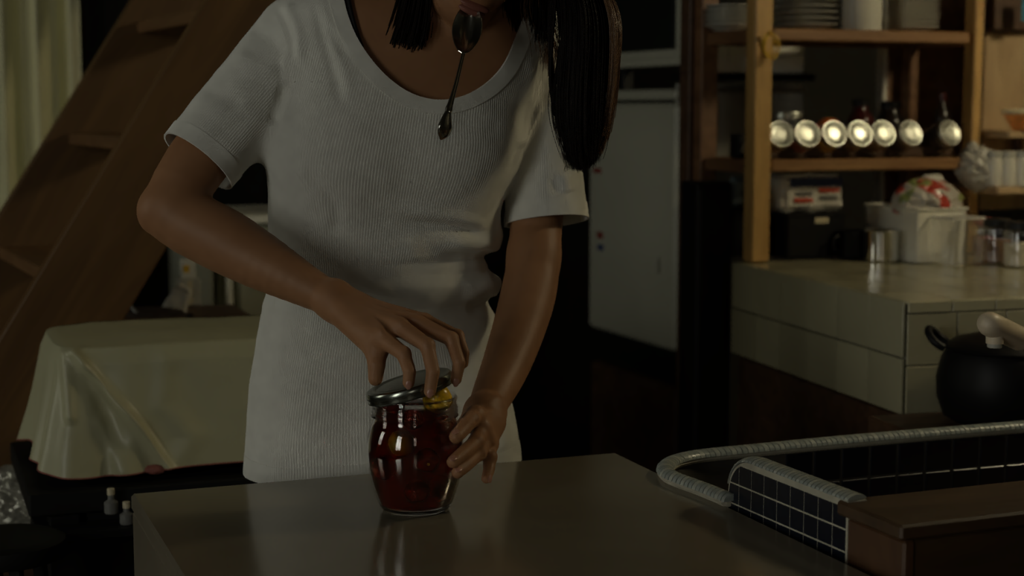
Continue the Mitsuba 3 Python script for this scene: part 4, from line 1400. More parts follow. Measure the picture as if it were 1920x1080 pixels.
obj('rim', xf(trimesh.creation.extrude_polygon(__import__('shapely').box(-hw, -hw, hw, hw).buffer(.009).difference(__import__('shapely').box(-hw, -hw, hw, hw).buffer(.0045)), .004), RYAW, q + W * .101), 'white_plastic', t)
for k, (px, py, r, h, mt) in enumerate(((1868, 492, .034, .085, 'spice_brown'), (1912, 500, .036, .085, 'label_paper'), (1842, 484, .026, .08, 'spice_red'))):
    q = ctr(px, py)
    t = thing('glass_storage_jar', ('clear glass jar of brown contents on the counter under the wall shelf', 'clear glass jar with a pale filling at the right edge of the counter', 'narrow glass jar with red lid behind the clear container')[k], 'jar')
    obj('glass', lathe([(0, 0), (r * .9, 0), (r, .004), (r, h * .85), (r * .86, h * .93), (r * .86, h)], 32, q), 'clear_glass', t, 40)
    obj('contents', lathe([(0, .003), (r * .85, .003), (r * .93, .007), (r * .93, h * .6), (0, h * .62)], 28, q), mt, t, 40)
    obj('lid', lathe([(0, h + .012), (r * .88, h + .012), (r * .92, h + .009), (r * .92, h - .003), (r * .88, h - .004), (0, h)], 32, q), 'print_red' if k == 2 else 'black_plastic', t, 35)

# wall shelves on the right with jars, bag and wicker basket
WX = P(1905, 360, 3.70)
WO = np.array([WX[0], WX[1], 0])
ws = thing('wall_shelf', 'short wooden wall shelf at the right edge carrying white jars and a plastic bag', 'shelf')
zz = P(1890, 356, 3.70)[2]
obj('board', obox(WO + U * .115 + V * .07 + W * (zz), (.37, .19, .018), .003), 'panel_wood', ws)
obj('bracket', obox(WO + U * .16 + V * .145 + W * (zz - .065), (.02, .02, .11), .003), 'dark_wood', ws)
for k, px in enumerate((1862, 1888, 1914)):
    r_ = .020
    q = np.array([*P(px, 350, 3.69)[:2], zz + .0095])
    t = thing('white_jar', ('leftmost', 'middle', 'rightmost')[k] + ' of three small white jars in a row on the wall shelf at the right', 'jar', 'white jars on the wall shelf')
    obj('jar', lathe([(0, 0), (r_ * .9, 0), (r_, .003), (r_, .055), (r_ * .8, .062), (r_ * .8, .066), (0, .066)], 28, q), 'ceramic_white', t, 40)
    obj('lid', lathe([(0, .080), (r_ * .8, .080), (r_ * .88, .077), (r_ * .88, .066), (0, .0655)], 28, q), 'ceramic_grey', t, 35)
t = thing('plastic_bag', 'crumpled pale plastic bag lying between the shelf post and the white jars', 'bag')
bc = P(1836, 316, 3.72)
obj('bag', crumple(bc, (.050, .04, .046), 11, None, .35), 'clear_bag', t, 40)
obj('knot', crumple(bc + W * .042 - U * .02, (.014, .012, .020), 12, None, .3, 3), 'clear_bag', t, 40)
us = thing('wall_shelf', 'upper wall shelf at the right edge under the wicker basket', 'shelf')
z2 = P(1890, 252, 3.70)[2]
UOo = P(1905, 252, 3.70)
obj('board', obox(np.array([UOo[0], UOo[1], z2]) + U * .12 + V * .07, (.32, .19, .016), .003), 'panel_wood', us)
obj('bracket', obox(np.array([UOo[0], UOo[1], z2 - .05]) + U * .12 + V * .145, (.02, .02, .085), .003), 'dark_wood', us)
plain('wicker', (.75, .30, .07), .4, .3, 120)
plain('wicker_rim', (.85, .74, .48), .4, .2, 90)
t = thing('wicker_basket', 'orange-brown wicker bowl with a pale rim on the upper wall shelf at right', 'basket')
bw = np.array([*P(1925, 245, 3.70)[:2], z2 + .009])
for k in range(6):
    rr = .030 + .0035 * k
    a = np.linspace(0, 2 * np.pi, 60)
    pts = np.array([bw + np.array([(rr + .0018 * np.cos(14 * x + np.pi * k)) * np.cos(x), (rr + .0018 * np.cos(14 * x + np.pi * k)) * np.sin(x), .004 + .0062 * k]) for x in a])
    obj('weave_ring', tube(pts, .0032, 6, cap=False), 'wicker', t)
obj('rim', tube(np.array([bw + np.array([.053 * np.cos(x), .053 * np.sin(x), .043]) for x in np.linspace(0, 2 * np.pi, 48)]), .006, 8, cap=False), 'wicker_rim', t)
obj('bottom', lathe([(0, 0), (.031, 0), (.031, .004), (0, .004)], 32, bw), 'wicker', t)

# wood panels of the right-hand wall corner
for k, (px, w_, mt, z0, z1, nm) in enumerate(((1885, .30, 'panel_wood', 1.0, P(1890, 58, 3.86)[2], 'pale plywood panel on the wall right of the open shelf'), (1885, .30, 'dark_wood', P(1890, 57, 3.86)[2], 2.2, 'dark wooden cupboard side above the pale panel at the top right'))):
    o = P(1846, 200, 3.86)
    key = thing('wall_panel', nm, 'panel')
    obj('sheet', obox(np.array([o[0], o[1], (z0 + z1) / 2]) + U * (.16 + .004) + V * (.02 - .02 * k), (.32, .02 + .02 * k, z1 - z0 - .002), .002), mt, key)
    obj('edge_strip', obox(np.array([o[0], o[1], (z0 + z1) / 2]) - U * .006 + V * .02, (.010, .03, z1 - z0 - .002), .002), 'dark_wood', key)
plain('card_blue', (.03, .20, .30), .6)
t = thing('blue_card', 'blue card pinned at the very top right corner of the picture', 'card')
bcq = P(1919, 16, 3.81)
obj('sheet', obox(bcq + U * .012, (.034, .002, .058), .0005), 'card_blue', t)
obj('pin', ellipsoid(bcq + U * .012 + W * .022 - V * .003, (.003, .003, .003), np.eye(3), 2), 'chrome', t, True)

# back of the shelf: range hood, dark strip, wall sheet
hb = P(1440, 108, 3.86)
t = thing('range_hood', 'white range hood box seen through the shelf under the plates', 'range hood')
HCc = np.array([hb[0], hb[1], 0]) + V * .12
obj('body', obox(HCc + W * (hb[2]), (.29, .10, .074), .006), 'enamel_white', t)
obj('front_lip', obox(HCc - V * .060 - U * .06 + W * (hb[2] - .002), (.165, .016, .066), .004), 'enamel_white', t)
obj('handle', obox(HCc - V * .063 - U * .078 + W * (hb[2] + .008), (.010, .010, .040), .002), 'ceramic_grey', t)
obj('filter', obox(HCc + W * (hb[2] - .0445), (.34, .12, .017), .003), 'black_iron', t)
t = thing('back_splash', 'grey metal splash panel behind the shelf below the range hood', 'panel')
obj('sheet', obox(HCc + V * .065 + U * .03 + W * (hb[2] - .155), (.36, .008, .19), .002), 'ceramic_grey', t)
obj('edge_strip', obox(HCc + V * .055 + U * .03 + W * (hb[2] - .075), (.36, .014, .012), .002), 'steel', t)
t = thing('cupboard', 'dark wooden cupboard side behind the right half of the shelf', 'cupboard')
cq = P(1740, 160, 4.05)
obj('side', obox(np.array([cq[0], cq[1], 1.35]) + U * .02, (.30, .03, .9), .003), 'rail_wood', t)
obj('door_strip', obox(np.array([cq[0], cq[1], 1.35]) - U * .137, (.012, .036, .9), .003), 'enamel_white', t)

# refrigerator and microwave
fa, fb = P(1264, 672, 3.95), P(1104, 625, 4.42)
fd = unit(np.array([fb[0] - fa[0], fb[1] - fa[1], 0]))
fn_ = np.array([-fd[1], fd[0], 0])
fn_ = fn_ if fn_[0] < 0 else -fn_          # the doors face the picture's left
RF = np.stack([fd, -fn_, W], 1)
FLn = np.linalg.norm((fb - fa)[:2])
zt_, zb_ = P(1270, 163, 3.95)[2], fa[2]


def fp(s, o, z):
    return np.array([fa[0], fa[1], 0]) + fd * s + fn_ * o + W * z


plain('magnet_red', (.22, .035, .025), .45)
t = thing('refrigerator', 'pale grey refrigerator with a tall upper door, magnets and a dark lower part', 'refrigerator')
obj('body', obox(fp(FLn / 2, -.080, (zt_ + .02) / 2), (FLn, .07, zt_ - .04), .01, RF), 'dark_glass', t)
dr_ = obj('door', obox(fp(FLn / 2, -.02, (zt_ + zb_) / 2 - .012), (FLn, .045, zt_ - zb_ - .055), .010, RF), 'fridge_white', t)
obj('handle', xf(tube(spline([[0, 0, .018], [0, -.006, .015], [0, -.007, 0], [0, -.006, -.015], [0, 0, -.018]], 12), .003, 8), RF, fp(.075, .006, P(1240, 500, 3.98)[2])), 'ceramic_grey', dr_)
obj('top_trim', obox(fp(FLn / 2, -.02, zt_ - .018), (FLn, .05, .026), .006, RF), 'fridge_white', t)
obj('lower_door', obox(fp(FLn / 2, -.025, zb_ / 2 - .03), (FLn, .040, zb_ - .10), .008, RF), 'dark_wood', t)
for k, (px, py, mt, sz, lab) in enumerate(((1120, 320, 'magnet_red', (.022, .014), 'small dark red magnet high on the refrigerator door'), (1125, 441, 'magnet_red', (.016, .018), 'red square magnet low on the refrigerator door'), (1126, 464, 'print_blue', (.016, .016), 'blue magnet right under the red one on the refrigerator door'), (1119, 285, 'dark_glass', (.018, .05), 'dark strip magnet above the red one at the refrigerator\'s far edge'))):
    # a magnet lies on the door's plane: intersect the view with it
    r_ = ray(px, py)
    pl = fp(0, .0035, 0)
    kk = ((pl - CAM)[:2] @ fn_[:2]) / (r_[:2] @ fn_[:2])
    tag(obj('magnet', obox(CAM + r_ * kk, (sz[0] * 2.2, .004, sz[1]), .001, RF), mt), lab, 'magnet')
t = thing('microwave', 'white-framed microwave with a dark window on top of the refrigerator', 'microwave')
zm0 = P(1280, 122, 3.95)[2]
hm_ = .26
obj('body', obox(fp(FLn / 2, -.080, zm0 + hm_ / 2 + .01), (FLn - .02, .08, hm_), .01, RF), 'fridge_white', t)
obj('window', obox(fp(FLn / 2 + .025, -.034, zm0 + hm_ / 2 + .022), (FLn - .10, .012, hm_ - .04), .008, RF), 'dark_glass', t)
obj('bottom_frame', obox(fp(FLn / 2, -.028, zm0 + .012), (FLn - .02, .02, .022), .004, RF), 'fridge_white', t)
obj('side_frame', obox(fp(.032, -.028, zm0 + hm_ / 2 + .01), (.036, .02, hm_), .006, RF), 'fridge_white', t)
for s_ in (.06, FLn - .06):
    obj('foot', obox(fp(s_, -.08, (zm0 + zt_) / 2), (.03, .03, max(zm0 - zt_, .01) + .004), .002, RF), 'black_plastic', t)
t = thing('dark_upright_strip', 'dark upright strip between the refrigerator and the open shelf', 'pillar')
pq = P(1291, 300, 3.80)  # dark strip for the dark gap beside the refrigerator
obj('post', obox(np.array([pq[0], pq[1], 1.15]), (.028, .05, 2.28), .003), 'dark_wood', t)
obj('foot_block', obox(np.array([pq[0], pq[1], .012]), (.04, .06, .024), .003), 'dark_wood', t)

t = thing('dark_area_block', 'low black block put in for the dark area between refrigerator and tiled counter', 'cupboard')
dq = P(1321, 600, 3.64)  # black block put in for the dark area left of the counter
dz_ = P(1320, 338, 3.64)[2]
obj('body', obox(np.array([dq[0], dq[1], dz_ / 2]), (.086, .10, dz_ - .004), .004, RCY), 'black_plastic', t)
obj('door', obox(np.array([dq[0], dq[1], dz_ / 2]) - CV * .054, (.080, .008, dz_ - .03), .003, RCY), 'black_plastic', t)

# black iron kettle on the ledge in front of the counter
LZ = 0.705
lg = thing('sink_ledge', 'dark wooden ledge between the sink and the tiled counter', 'ledge')
obj('board', obox(cp(.55, -.12, LZ - .02), (1.25, .225, .04), .003, RCY), 'dark_wood', lg)
obj('front_panel', obox(cp(.55, -.222, LZ / 2 - .022), (1.24, .015, LZ - .046), .003, RCY), 'dark_wood', lg)
kq = PZ(1850, 770, LZ + .001)
kq = kq - CV * ((kq - cp(0, 0, 0)) @ CV + .122) - V * .03
kq = kq - U * .037
kq[2] = LZ + .001
t = thing('black_pot', 'large black iron pot in front of the tiled counter behind the faucet', 'pot')
kp = [(0, 0), (.075, 0), (.098, .012), (.110, .045), (.112, .080), (.104, .115), (.096, .130), (.099, .134), (.097, .138), (.080, .150), (.040, .160), (.012, .163), (0, .163)]
kp = [(a * .97, b * .97) for a, b in kp]
obj('body', lathe(kp, 64, kq + V * .03), 'black_iron', t, 40)
obj('knob', lathe([(0, .154), (.008, .154), (.008, .162), (.016, .166), (.016, .174), (.0, .178)], 24, kq + V * .03), 'black_iron', t, 40)
DL, DX = unit(U * -.7 + V * .7), unit(U * .7 + V * .7)
for sg in (-1, 1):
    a0 = kq + V * .03
    obj('lug_handle', tube(spline([a0 + sg * DL * .093 + DX * .028 + W * .128, a0 + sg * DL * .118 + DX * .024 + W * .148, a0 + sg * DL * .124 + W * .156, a0 + sg * DL * .118 - DX * .024 + W * .148, a0 + sg * DL * .093 - DX * .028 + W * .128], 20), .007, 10), 'black_iron', t, 40)

# faucet: chrome spout with a pale nozzle
t = thing('faucet', 'chrome faucet spout with a cream plastic nozzle reaching in over the sink from the right', 'faucet')
f0, f1 = P(1880, 622, 2.30), P(1990, 668, 2.42)
fd_ = unit(f0 - f1)
spine = spline([P(1885, 624, 2.305), P(1940, 648, 2.36), P(2020, 680, 2.45), P(2080, 715, 2.50), P(2095, 800, 2.52)], 40)
obj('spout', tube(spine, .0105, 20), 'chrome', t, 40)
obj('base', lathe([(0, 0), (.026, 0), (.026, .008), (.018, .016), (.016, .05), (0, .05)], 32, np.array([spine[-1][0], spine[-1][1], spine[-1][2] - .055])), 'chrome', t, 40)
plain('cream_plastic', (.62, .52, .38), .38, .05)
na, nb = P(1852, 606, 2.262), P(1912, 635, 2.325)
nd = unit(nb - na)
NRr = basis(nd, (0, 0, 1))
nz = obj('nozzle', lathe([(0, -.012), (.008, -.0105), (.0140, -.006), (.0172, .002), (.0180, .012), (.0180, np.linalg.norm(nb - na)), (.0150, np.linalg.norm(nb - na) + .001), (0.0112, np.linalg.norm(nb - na) + .001)], 40, na, NRr), 'cream_plastic', t, 40)
nq = na + nd * .022
obj('outlet', lathe([(0, 0), (.011, 0), (.0125, -.003), (.0130, .018), (0, .018)], 32, nq - W * .021), 'cream_plastic', nz, 40)
obj('aerator', lathe([(0, 0), (.0100, 0), (.0105, .002), (.0105, .010), (0, .010)], 32, nq - W * .030), 'ceramic_grey', nz, 40)

# ------------------------------------------------------------------ tiled sink in front on the right
plain('rim_tile', (.26, .29, .27), .30, .12, 60)
plain('rim_tile_pale', (.34, .36, .32), .30, .12, 60)
plain('navy_tile', (.006, .008, .014), .2, .2, 60)
plain('sink_grout', (.34, .32, .25), .85, .2, 60)
plain('sink_core', (.05, .045, .035), .8, .2, 40)
sink = thing('tiled_sink', 'wide built-in sink lined with small dark tiles and edged with ribbed grey rim tiles', 'sink')
ZR = .728
rim_px = [(2080, 787), (1920, 800), (1700, 818), (1500, 836), (1360, 850), (1300, 857), (1264, 866), (1247, 880), (1256, 893), (1290, 907), (1330, 922), (1372, 940)]
rim_path = spline([PZ(a, b, ZR) for a, b in rim_px], 400)


def resample(p, step):
    s = np.concatenate([[0], np.cumsum(np.linalg.norm(np.diff(p, axis=0), axis=1))])
    n = int(s[-1] / step)
    q = np.linspace(0, s[-1], n + 1)
    return np.stack([np.interp(q, s, p[:, k]) for k in range(3)], 1)


def rim_tiles(path, width, height, step, holder, name, up=W):
    """Half-round edging: one narrow arched tile after another along the path, twisted a little like rope."""
    q = resample(path, step)
    a = np.linspace(0, np.pi, 8)
    prof_ = np.stack([-np.cos(a) * width / 2, np.sin(a) * height], 1)
    for i in range(len(q) - 1):
        mid_, d = (q[i] + q[i + 1]) / 2, q[i + 1] - q[i]
        L = np.linalg.norm(d)
        d = d / L
        x = unit(np.cross(d, up))
        n = np.cross(x, d)
        sk = 0.55 * L                      # the joints run slantwise
        vs = []
        for e in (-1, 1):
            for k, (px_, pz_) in enumerate(prof_):
                vs.append(mid_ + x * px_ + n * pz_ + d * (e * L * .41 + sk * (px_ / width)))
        m_ = trimesh.convex.convex_hull(np.array(vs))
        obj(name, m_, 'rim_tile' if i % 3 else 'rim_tile_pale', holder, 30)


rim_tiles(rim_path, .026, .010, .0095, sink, 'rim_tile')
# the joint bed under the rim, and the inner walls
bed = rim_path - W * .004
obj('rim_bed', tube(bed[::4], .0115, 8, scale=(1, .5)), 'sink_grout', sink)
inner = rim_path.copy()
ctr_in = PZ(1700, 900, ZR)
wallv, wallf = [], []
pp = rim_path[::8]
for i, p_ in enumerate(pp):
    wallv += [p_ - W * .006, p_ - W * .19]
for i in range(len(pp) - 1):
    wallf += [[2 * i, 2 * i + 1, 2 * i + 3], [2 * i, 2 * i + 3, 2 * i + 2]]
wm = trimesh.Trimesh(np.array(wallv), np.array(wallf), process=False)
V_, F_ = solidify(np.array(wallv), np.array(wallf), .004)
obj('inner_wall', trimesh.Trimesh(V_, F_, process=False), 'sink_core', sink, 40)
# dark tiles on the inside of the far wall
far = resample(rim_path[20:230], .05)
for i in range(len(far) - 1):
    d = unit(far[i + 1] - far[i])
    n = unit(np.cross(W, d)) if np.cross(W, d)[1] < 0 else -unit(np.cross(W, d))
    R = np.stack([d, np.cross(n, d), n], 1)
    for j in range(3):
        obj('wall_tile', xf(cbox((.0465, .0465, .004), .001), R, (far[i] + far[i + 1]) / 2 + n * .004 - W * (.034 + .05 * j)), 'navy_tile', sink)
fl = np.array([PZ(1250, 885, ZR), PZ(2080, 787, ZR), PZ(2080, 900, ZR), PZ(1590, 1040, ZR)])
fl[:, 2] = .545
obj('basin_floor', trimesh.convex.convex_hull(np.vstack([fl, fl - W * .02])), 'sink_core', sink)

# the raised tiled wall at the sink's near left side
ua, ub = PZ(1363, 944, ZT), PZ(1588, 1043, ZT)
ud = unit(ub - ua)
un = np.array([-ud[1], ud[0], 0])
un = un if un[0] < 0 else -un              # faces the steel table
UL = np.linalg.norm(ub - ua)
UHt, UT = .066, .026
shp = __import__('shapely')
arc = [(0.0, -.04), (0.002, .006)] + [(.055 - .053 * math.cos(x), .006 + (UHt - .006) * math.sin(x) ** .85) for x in np.linspace(.12, math.pi / 2, 12)]
outline = arc + [(UL, UHt), (UL, -.04)]
RU = np.stack([ud, W, np.cross(ud, W)], 1)
wall_poly = shp.Polygon(outline)
core = trimesh.creation.extrude_polygon(wall_poly, UT)
side = np.cross(ud, W)
off = ua if side @ un < 0 else ua - side * 0
core_t = ua + (np.zeros(3) if side @ un < 0 else -side * UT)
up_ = tag(sink + '__raised_wall', 'raised end wall with dark square tiles and pale joints')
obj('core', xf(core, RU, core_t), 'sink_grout', up_)
face0 = ua + un * .0
n_cols, n_rows = 9, 3
cw = UL / n_cols
chh = .0275
for i in range(n_cols):
    for j in range(n_rows):
        x0, x1 = i * cw + .0010, (i + 1) * cw - .0010
        y0, y1 = UHt - .007 - (j + 1) * chh + .0012, UHt - .007 - j * chh - .0012
        cell = shp.box(x0, y0, x1, y1).intersection(wall_poly.buffer(-.0035))
        if cell.is_empty or cell.area < 2e-5 or cell.geom_type != 'Polygon':
            continue
        m_ = trimesh.creation.extrude_polygon(cell, .0009)
        if side @ un > 0:
            obj('tile', xf(m_, RU, ua), 'navy_tile', up_)
        else:
            obj('tile', xf(m_, RU, ua - side * .0009), 'navy_tile', up_)
top_line = np.array([ua + ud * x + W * (y + .001) - un * UT / 2 for x, y in arc[3:] + [(.055 + (UL - .055) * k_ / 8, UHt) for k_ in range(1, 9)]])
rp_ = spline(top_line, 120)
q_ = resample(rp_, .0085)
for i in range(len(q_) - 1):
    mid_, d = (q_[i] + q_[i + 1]) / 2, q_[i + 1] - q_[i]
    L = np.linalg.norm(d)
    d /= L
    x = un
    n = unit(np.cross(d, x))
    n = n if n[2] > 0 else -n
    a = np.linspace(0, np.pi, 8)
    vs = [mid_ + x * (-np.cos(k) * .0155) + n * (np.sin(k) * .0065) + d * (e * L * .40 - .5 * L * np.cos(k) * .6) for e in (-1, 1) for k in a]
    obj('rim_tile', trimesh.convex.convex_hull(np.array(vs)), 'rim_tile' if i % 3 else 'rim_tile_pale', up_, 30)

# wooden chest at the lower right
mat('chest_wood', wood_fn((.060, .032, .014), (.036, .019, .008), U, 40, seed=12), .45)
mat('chest_end', wood_fn((.075, .033, .012), (.048, .020, .008), W, 40, seed=14), .5)
wb = thing('wooden_chest', 'brown wooden chest at the lower right corner against the raised tiled wall', 'chest')
zc_ = .785
k0, k1, k2 = PZ(1600, 934, zc_), PZ(1684, 986, zc_), PZ(1920, 900, zc_)
kx, ky = unit(k2 - k0), unit(k1 - k0)
kw = np.linalg.norm(k1 - k0)
RK = np.stack([kx, np.cross(W, kx), W], 1)
c0 = (k0 + k1) / 2
obj('lid', obox(c0 + kx * .36 - W * .009, (.74, kw, .018), .003, RK), 'chest_wood', wb)
obj('front_board', obox(c0 + kx * .362 + RK[:, 1] * (-(kw / 2 - .012)) - W * .15, (.724, .016, .262), .003, RK), 'chest_wood', wb)
obj('back_board', obox(c0 + kx * .362 + RK[:, 1] * (kw / 2 - .012) - W * .15, (.724, .016, .262), .003, RK), 'chest_wood', wb)
obj('end_board', obox(c0 + kx * .004 - W * .15, (.016, kw - .004, .262), .003, RK), 'chest_end', wb)
obj('end_board', obox(c0 + kx * .716 - W * .15, (.016, kw - .004, .262), .003, RK), 'chest_end', wb)
sd = thing('sink_cabinet', 'dark cabinet under the sink and the chest, hidden below the picture', 'cabinet')
obj('top', obox(cp(.30, -.86, .49), (1.2, .98, .04), .003), 'dark_wood', sd)
obj('base', obox(cp(.32, -.84, .235), (1.12, .90, .465), .003), 'dark_wood', sd)

# ------------------------------------------------------------------ left side: stair, curtain, table with cloth
s_hi, s_lo = P(384, 0, 3.20), P(79, 500, 3.06)
sdir = unit(s_hi - s_lo)
s_run = unit(np.array([sdir[0], sdir[1], 0]))
s_w = unit(np.cross(np.cross(sdir, W), sdir))       # within the plank's face, up
s_w = -s_w if s_w[2] < 0 else s_w
sD = np.array([-.34, .70, 0])
stn = unit(np.cross(s_run, W))
k_dn, k_up = -s_lo[2] / sdir[2], (2.585 - s_lo[2]) / sdir[2]
mat('stair_wood', wood_fn((.150, .078, .026), (.090, .044, .014), sdir, 34, 1.6, True, 6), .5)
mat('tread_wood', wood_fn((.20, .105, .042), (.13, .065, .026), sD, 40, 2, False, 9), .5)
st = thing('staircase', 'steep open wooden staircase rising behind her from the left', 'stairs')
PW = .185
Rst = np.stack([sdir, s_w, np.cross(sdir, s_w)], 1)
for off_ in (np.zeros(3), sD):
    a_, b_ = s_lo + sdir * (k_dn + .12), s_lo + sdir * (k_up - .06)
    c_ = (a_ + b_) / 2 - s_w * PW / 2 + off_
    obj('stringer', xf(cbox((np.linalg.norm(b_ - a_), PW, .034), .003), Rst, c_), 'stair_wood', st)
sDl = np.linalg.norm(sD)
Rtr = np.stack([unit(sD), np.cross(W, unit(sD)), W], 1)
f0_ = P(243, 215, 3.2)
along0 = (f0_ - s_lo) @ sdir
for k in range(-3, 6):
    c_ = s_lo + sdir * (along0 + .315 * k) - s_w * PW * .62 + sD / 2
    if .12 < c_[2] < 2.45:
        obj('tread', xf(cbox((sDl - .036, .17, .028), .003), Rtr, c_), 'tread_wood', st)

# socket plate on the stringer's edge
t = thing('socket_plate', 'white double socket plate fixed on the staircase beside her elbow', 'socket')
oc = P(282, 441, 3.145)
nface = np.cross(sdir, s_w)
nface = nface if nface[1] < 0 else -nface
Rso = np.stack([-s_w, sdir, np.cross(-s_w, sdir)], 1)
Rso = Rso if Rso[1, 2] < 0 else np.stack([s_w, sdir, np.cross(s_w, sdir)], 1)
obj('plate', xf(cbox((.050, .040, .012), .003), Rso, oc), 'ceramic_white', t)
for dx in (-.010, .008):
    for dy in (-.004, .005):
        obj('slot', xf(cbox((.002, .006, .002), .0004), Rso, oc + Rso @ np.array([dx - .002, dy + .004, .0062])), 'black_plastic', t)

# curtain
def curtain(name, px0, px1, Y, zlo, zhi, mt, label, nf, amp, seed):
    n, mrow = 240, 14
    a, b = P(px0, 200, Y), P(px1, 200, Y)
    x = np.linspace(0, 1, n)
    d = unit((b - a) * [1, 1, 0])
    nrm = np.array([d[1], -d[0], 0])
    rr = np.random.default_rng(seed)
    ph = np.cumsum(rr.uniform(.5, 1.6, n)) / n * 2 * np.pi * nf
    w = np.sin(ph) * amp + .3 * amp * np.sin(2.3 * ph + 1)
    vs = []
    for r in range(mrow):
        z = zlo + (zhi - zlo) * r / (mrow - 1)
        s_ = 1 - .25 * r / (mrow - 1)
        base = a + (b - a) * x[:, None]
        q = base + nrm * (w * s_)[:, None]
        q[:, 2] = z
        vs.append(q)
    vs = np.vstack(vs)
    i, j = np.meshgrid(np.arange(mrow - 1), np.arange(n - 1), indexing='ij')
    k = (i * n + j).reshape(-1)
    ff = np.vstack([np.stack([k, k + 1, k + n + 1], 1), np.stack([k, k + n + 1, k + n], 1)])
    V_, F_ = solidify(vs, ff, .002)
    t = thing(name, label, 'curtain')
    obj('cloth', trimesh.Trimesh(V_, F_, process=False), mt, t, True)
    obj('rod', tube([a - d * .05 + W * (zhi - a[2] + .012), b + d * .02 + W * (zhi - a[2] + .012)], .010, 12), 'dark_wood', t, 40)


plain('curtain_cloth', (.72, .69, .44), .9, .08, 8)
curtain('curtain', -70, 158, 4.30, .25, 2.35, 'curtain_cloth', 'pale greenish curtain hanging in folds at the upper left behind the staircase', 3.2, .035, 3)

# draped cloth over a box on a black table
plain('drape_cloth', (.41, .395, .25), .40, .05, 10, sheen=.3, spec=.5)
plain('trim_pink', (.26, .085, .065), .7, .3, 80)
ZT2 = .640
d0 = PZ(112, 655, .862)                   # near left top corner of the covered box
dL_, dD_, dTop = .62, .30, .862
def dp(s, t_, z):
    return np.array([d0[0], d0[1], 0]) + s * U + t_ * V + z * W


tbk_ = thing('black_table', 'black table with square legs under the draped cloth on the left', 'table')
obj('top', obox(dp(.31, .16, ZT2 - .018), (.74, .44, .036), .003), 'black_paint', tbk_)
for s_, t_ in ((-.005, -.03), (.62, -.03), (-.005, .35), (.62, .35)):
    obj('leg', obox(dp(s_, t_, (ZT2 - .036) / 2), (.048, .048, ZT2 - .037), .003), 'black_paint', tbk_)
obj('rail', obox(dp(.31, -.03, ZT2 - .056), (.56, .022, .035), .003), 'black_paint', tbk_)
bxk = thing('covered_box', 'box hidden under the draped cloth', 'box')
obj('box', obox(dp(.31, .15, (ZT2 + dTop) / 2 - .003), (.58, .26, dTop - ZT2 - .012), .01), 'black_plastic', bxk)
# cloth: rings around the box, from the top's middle outwards and down the sides
nθ, nr = 640, 70
th = np.linspace(0, 2 * np.pi, nθ, endpoint=False)
hx, hy = dL_ / 2, dD_ / 2
foot = np.stack([np.sign(np.cos(th)) * np.abs(np.cos(th)) ** .32 * hx, np.sign(np.sin(th)) * np.abs(np.sin(th)) ** .32 * hy], 1)
arcl = np.concatenate([[0], np.cumsum(np.linalg.norm(np.diff(foot, axis=0), axis=1))])
tng = np.roll(foot, -1, 0) - np.roll(foot, 1, 0)
nrm2 = np.stack([tng[:, 1], -tng[:, 0]], 1)
nrm2 /= np.linalg.norm(nrm2, axis=1, keepdims=True)
corner = np.exp(-((np.abs(np.abs(foot[:, 0]) - hx) + np.abs(np.abs(foot[:, 1]) - hy)) / .05) ** 2)
rr = np.random.default_rng(4)
wave = np.zeros(nθ)
for k_, am in ((7, .30), (11, .35), (16, .3), (23, .2)):
    wave += am * np.sin(k_ * th + rr.uniform(0, 6.28))
vs, hem_pts = [], []
for r in range(nr):
    if r < 16:
        a_ = r / 16
        xy = foot * a_
        z = np.full(nθ, dTop + .010 * (1 - a_ ** 3)) + .004 * wave * a_ ** 2 * 0
    else:
        b_ = (r - 15) / (nr - 16)
        drop = (.196 + .010 * np.sin(3 * th + 1.2) + .012 * corner)
        rd = min(b_ * 8, 1.0)
        fl_ = b_ ** 1.25 * (.022 + .055 * corner) + .012 * rd
        xy = foot + nrm2 * (fl_ + .011 * wave * b_ ** .8)[:, None]
        z = dTop - drop * b_ + .006 * (1 - rd)
    vs.append(np.stack([xy[:, 0], xy[:, 1], np.broadcast_to(z, (nθ,))], 1))
cl = np.vstack([[[0, 0, dTop + .010]], *vs[1:]])
wrinkle = (meshkit.fbm(cl * [9, 9, 5], 3, 6) - .5) * .012
ff = [[0, 1 + j, 1 + (j + 1) % nθ] for j in range(nθ)]
i, j = np.meshgrid(np.arange(nr - 2), np.arange(nθ), indexing='ij')
a_ = (1 + i * nθ + j).reshape(-1)
b_ = (1 + i * nθ + (j + 1) % nθ).reshape(-1)
ff = np.vstack([ff, np.stack([a_, a_ + nθ, b_ + nθ], 1), np.stack([a_, b_ + nθ, b_], 1)])
nn = vnormals(cl, ff)
# pulled folds: sharp ridges fanning out from the left corner
for line, amp_, w_ in (([(-.285, -.012), (-.215, -.10), (-.145, -.205)], .017, .009), ([(-.300, -.012), (-.298, -.11)], .009, .008), ([(-.262, -.05), (-.225, -.15)], -.007, .016),
                       ([(-.142, -.02), (-.154, -.10), (-.104, -.152), (-.135, -.20)], .006, .018), ([(-.120, -.05), (-.090, -.12)], -.006, .03), ([(-.060, .0), (-.055, -.08)], .006, .006), ([(-.046, .0), (-.041, -.08)], .006, .006),
                       ([(-.043, -.055), (-.008, -.115)], .006, .022), ([(-.25, -.12), (-.22, -.2)], .006, .012), ([(.06, -.02), (.10, -.18)], .006, .02)):
    q_ = [(a, dTop + b) for a, b in line]
    dd = seg_dist(cl[:, 0], cl[:, 2], q_)
    wrinkle = wrinkle + amp_ * np.exp(-(dd / w_) ** 2) * (nn[:, 1] < -.2)
cl = cl + nn * wrinkle[:, None]
M3 = RYAW
clw = cl @ M3.T + (d0 * [1, 1, 0]) + U * (dL_ / 2) + V * (dD_ / 2)
V_, F_ = solidify(clw, ff, .0018)
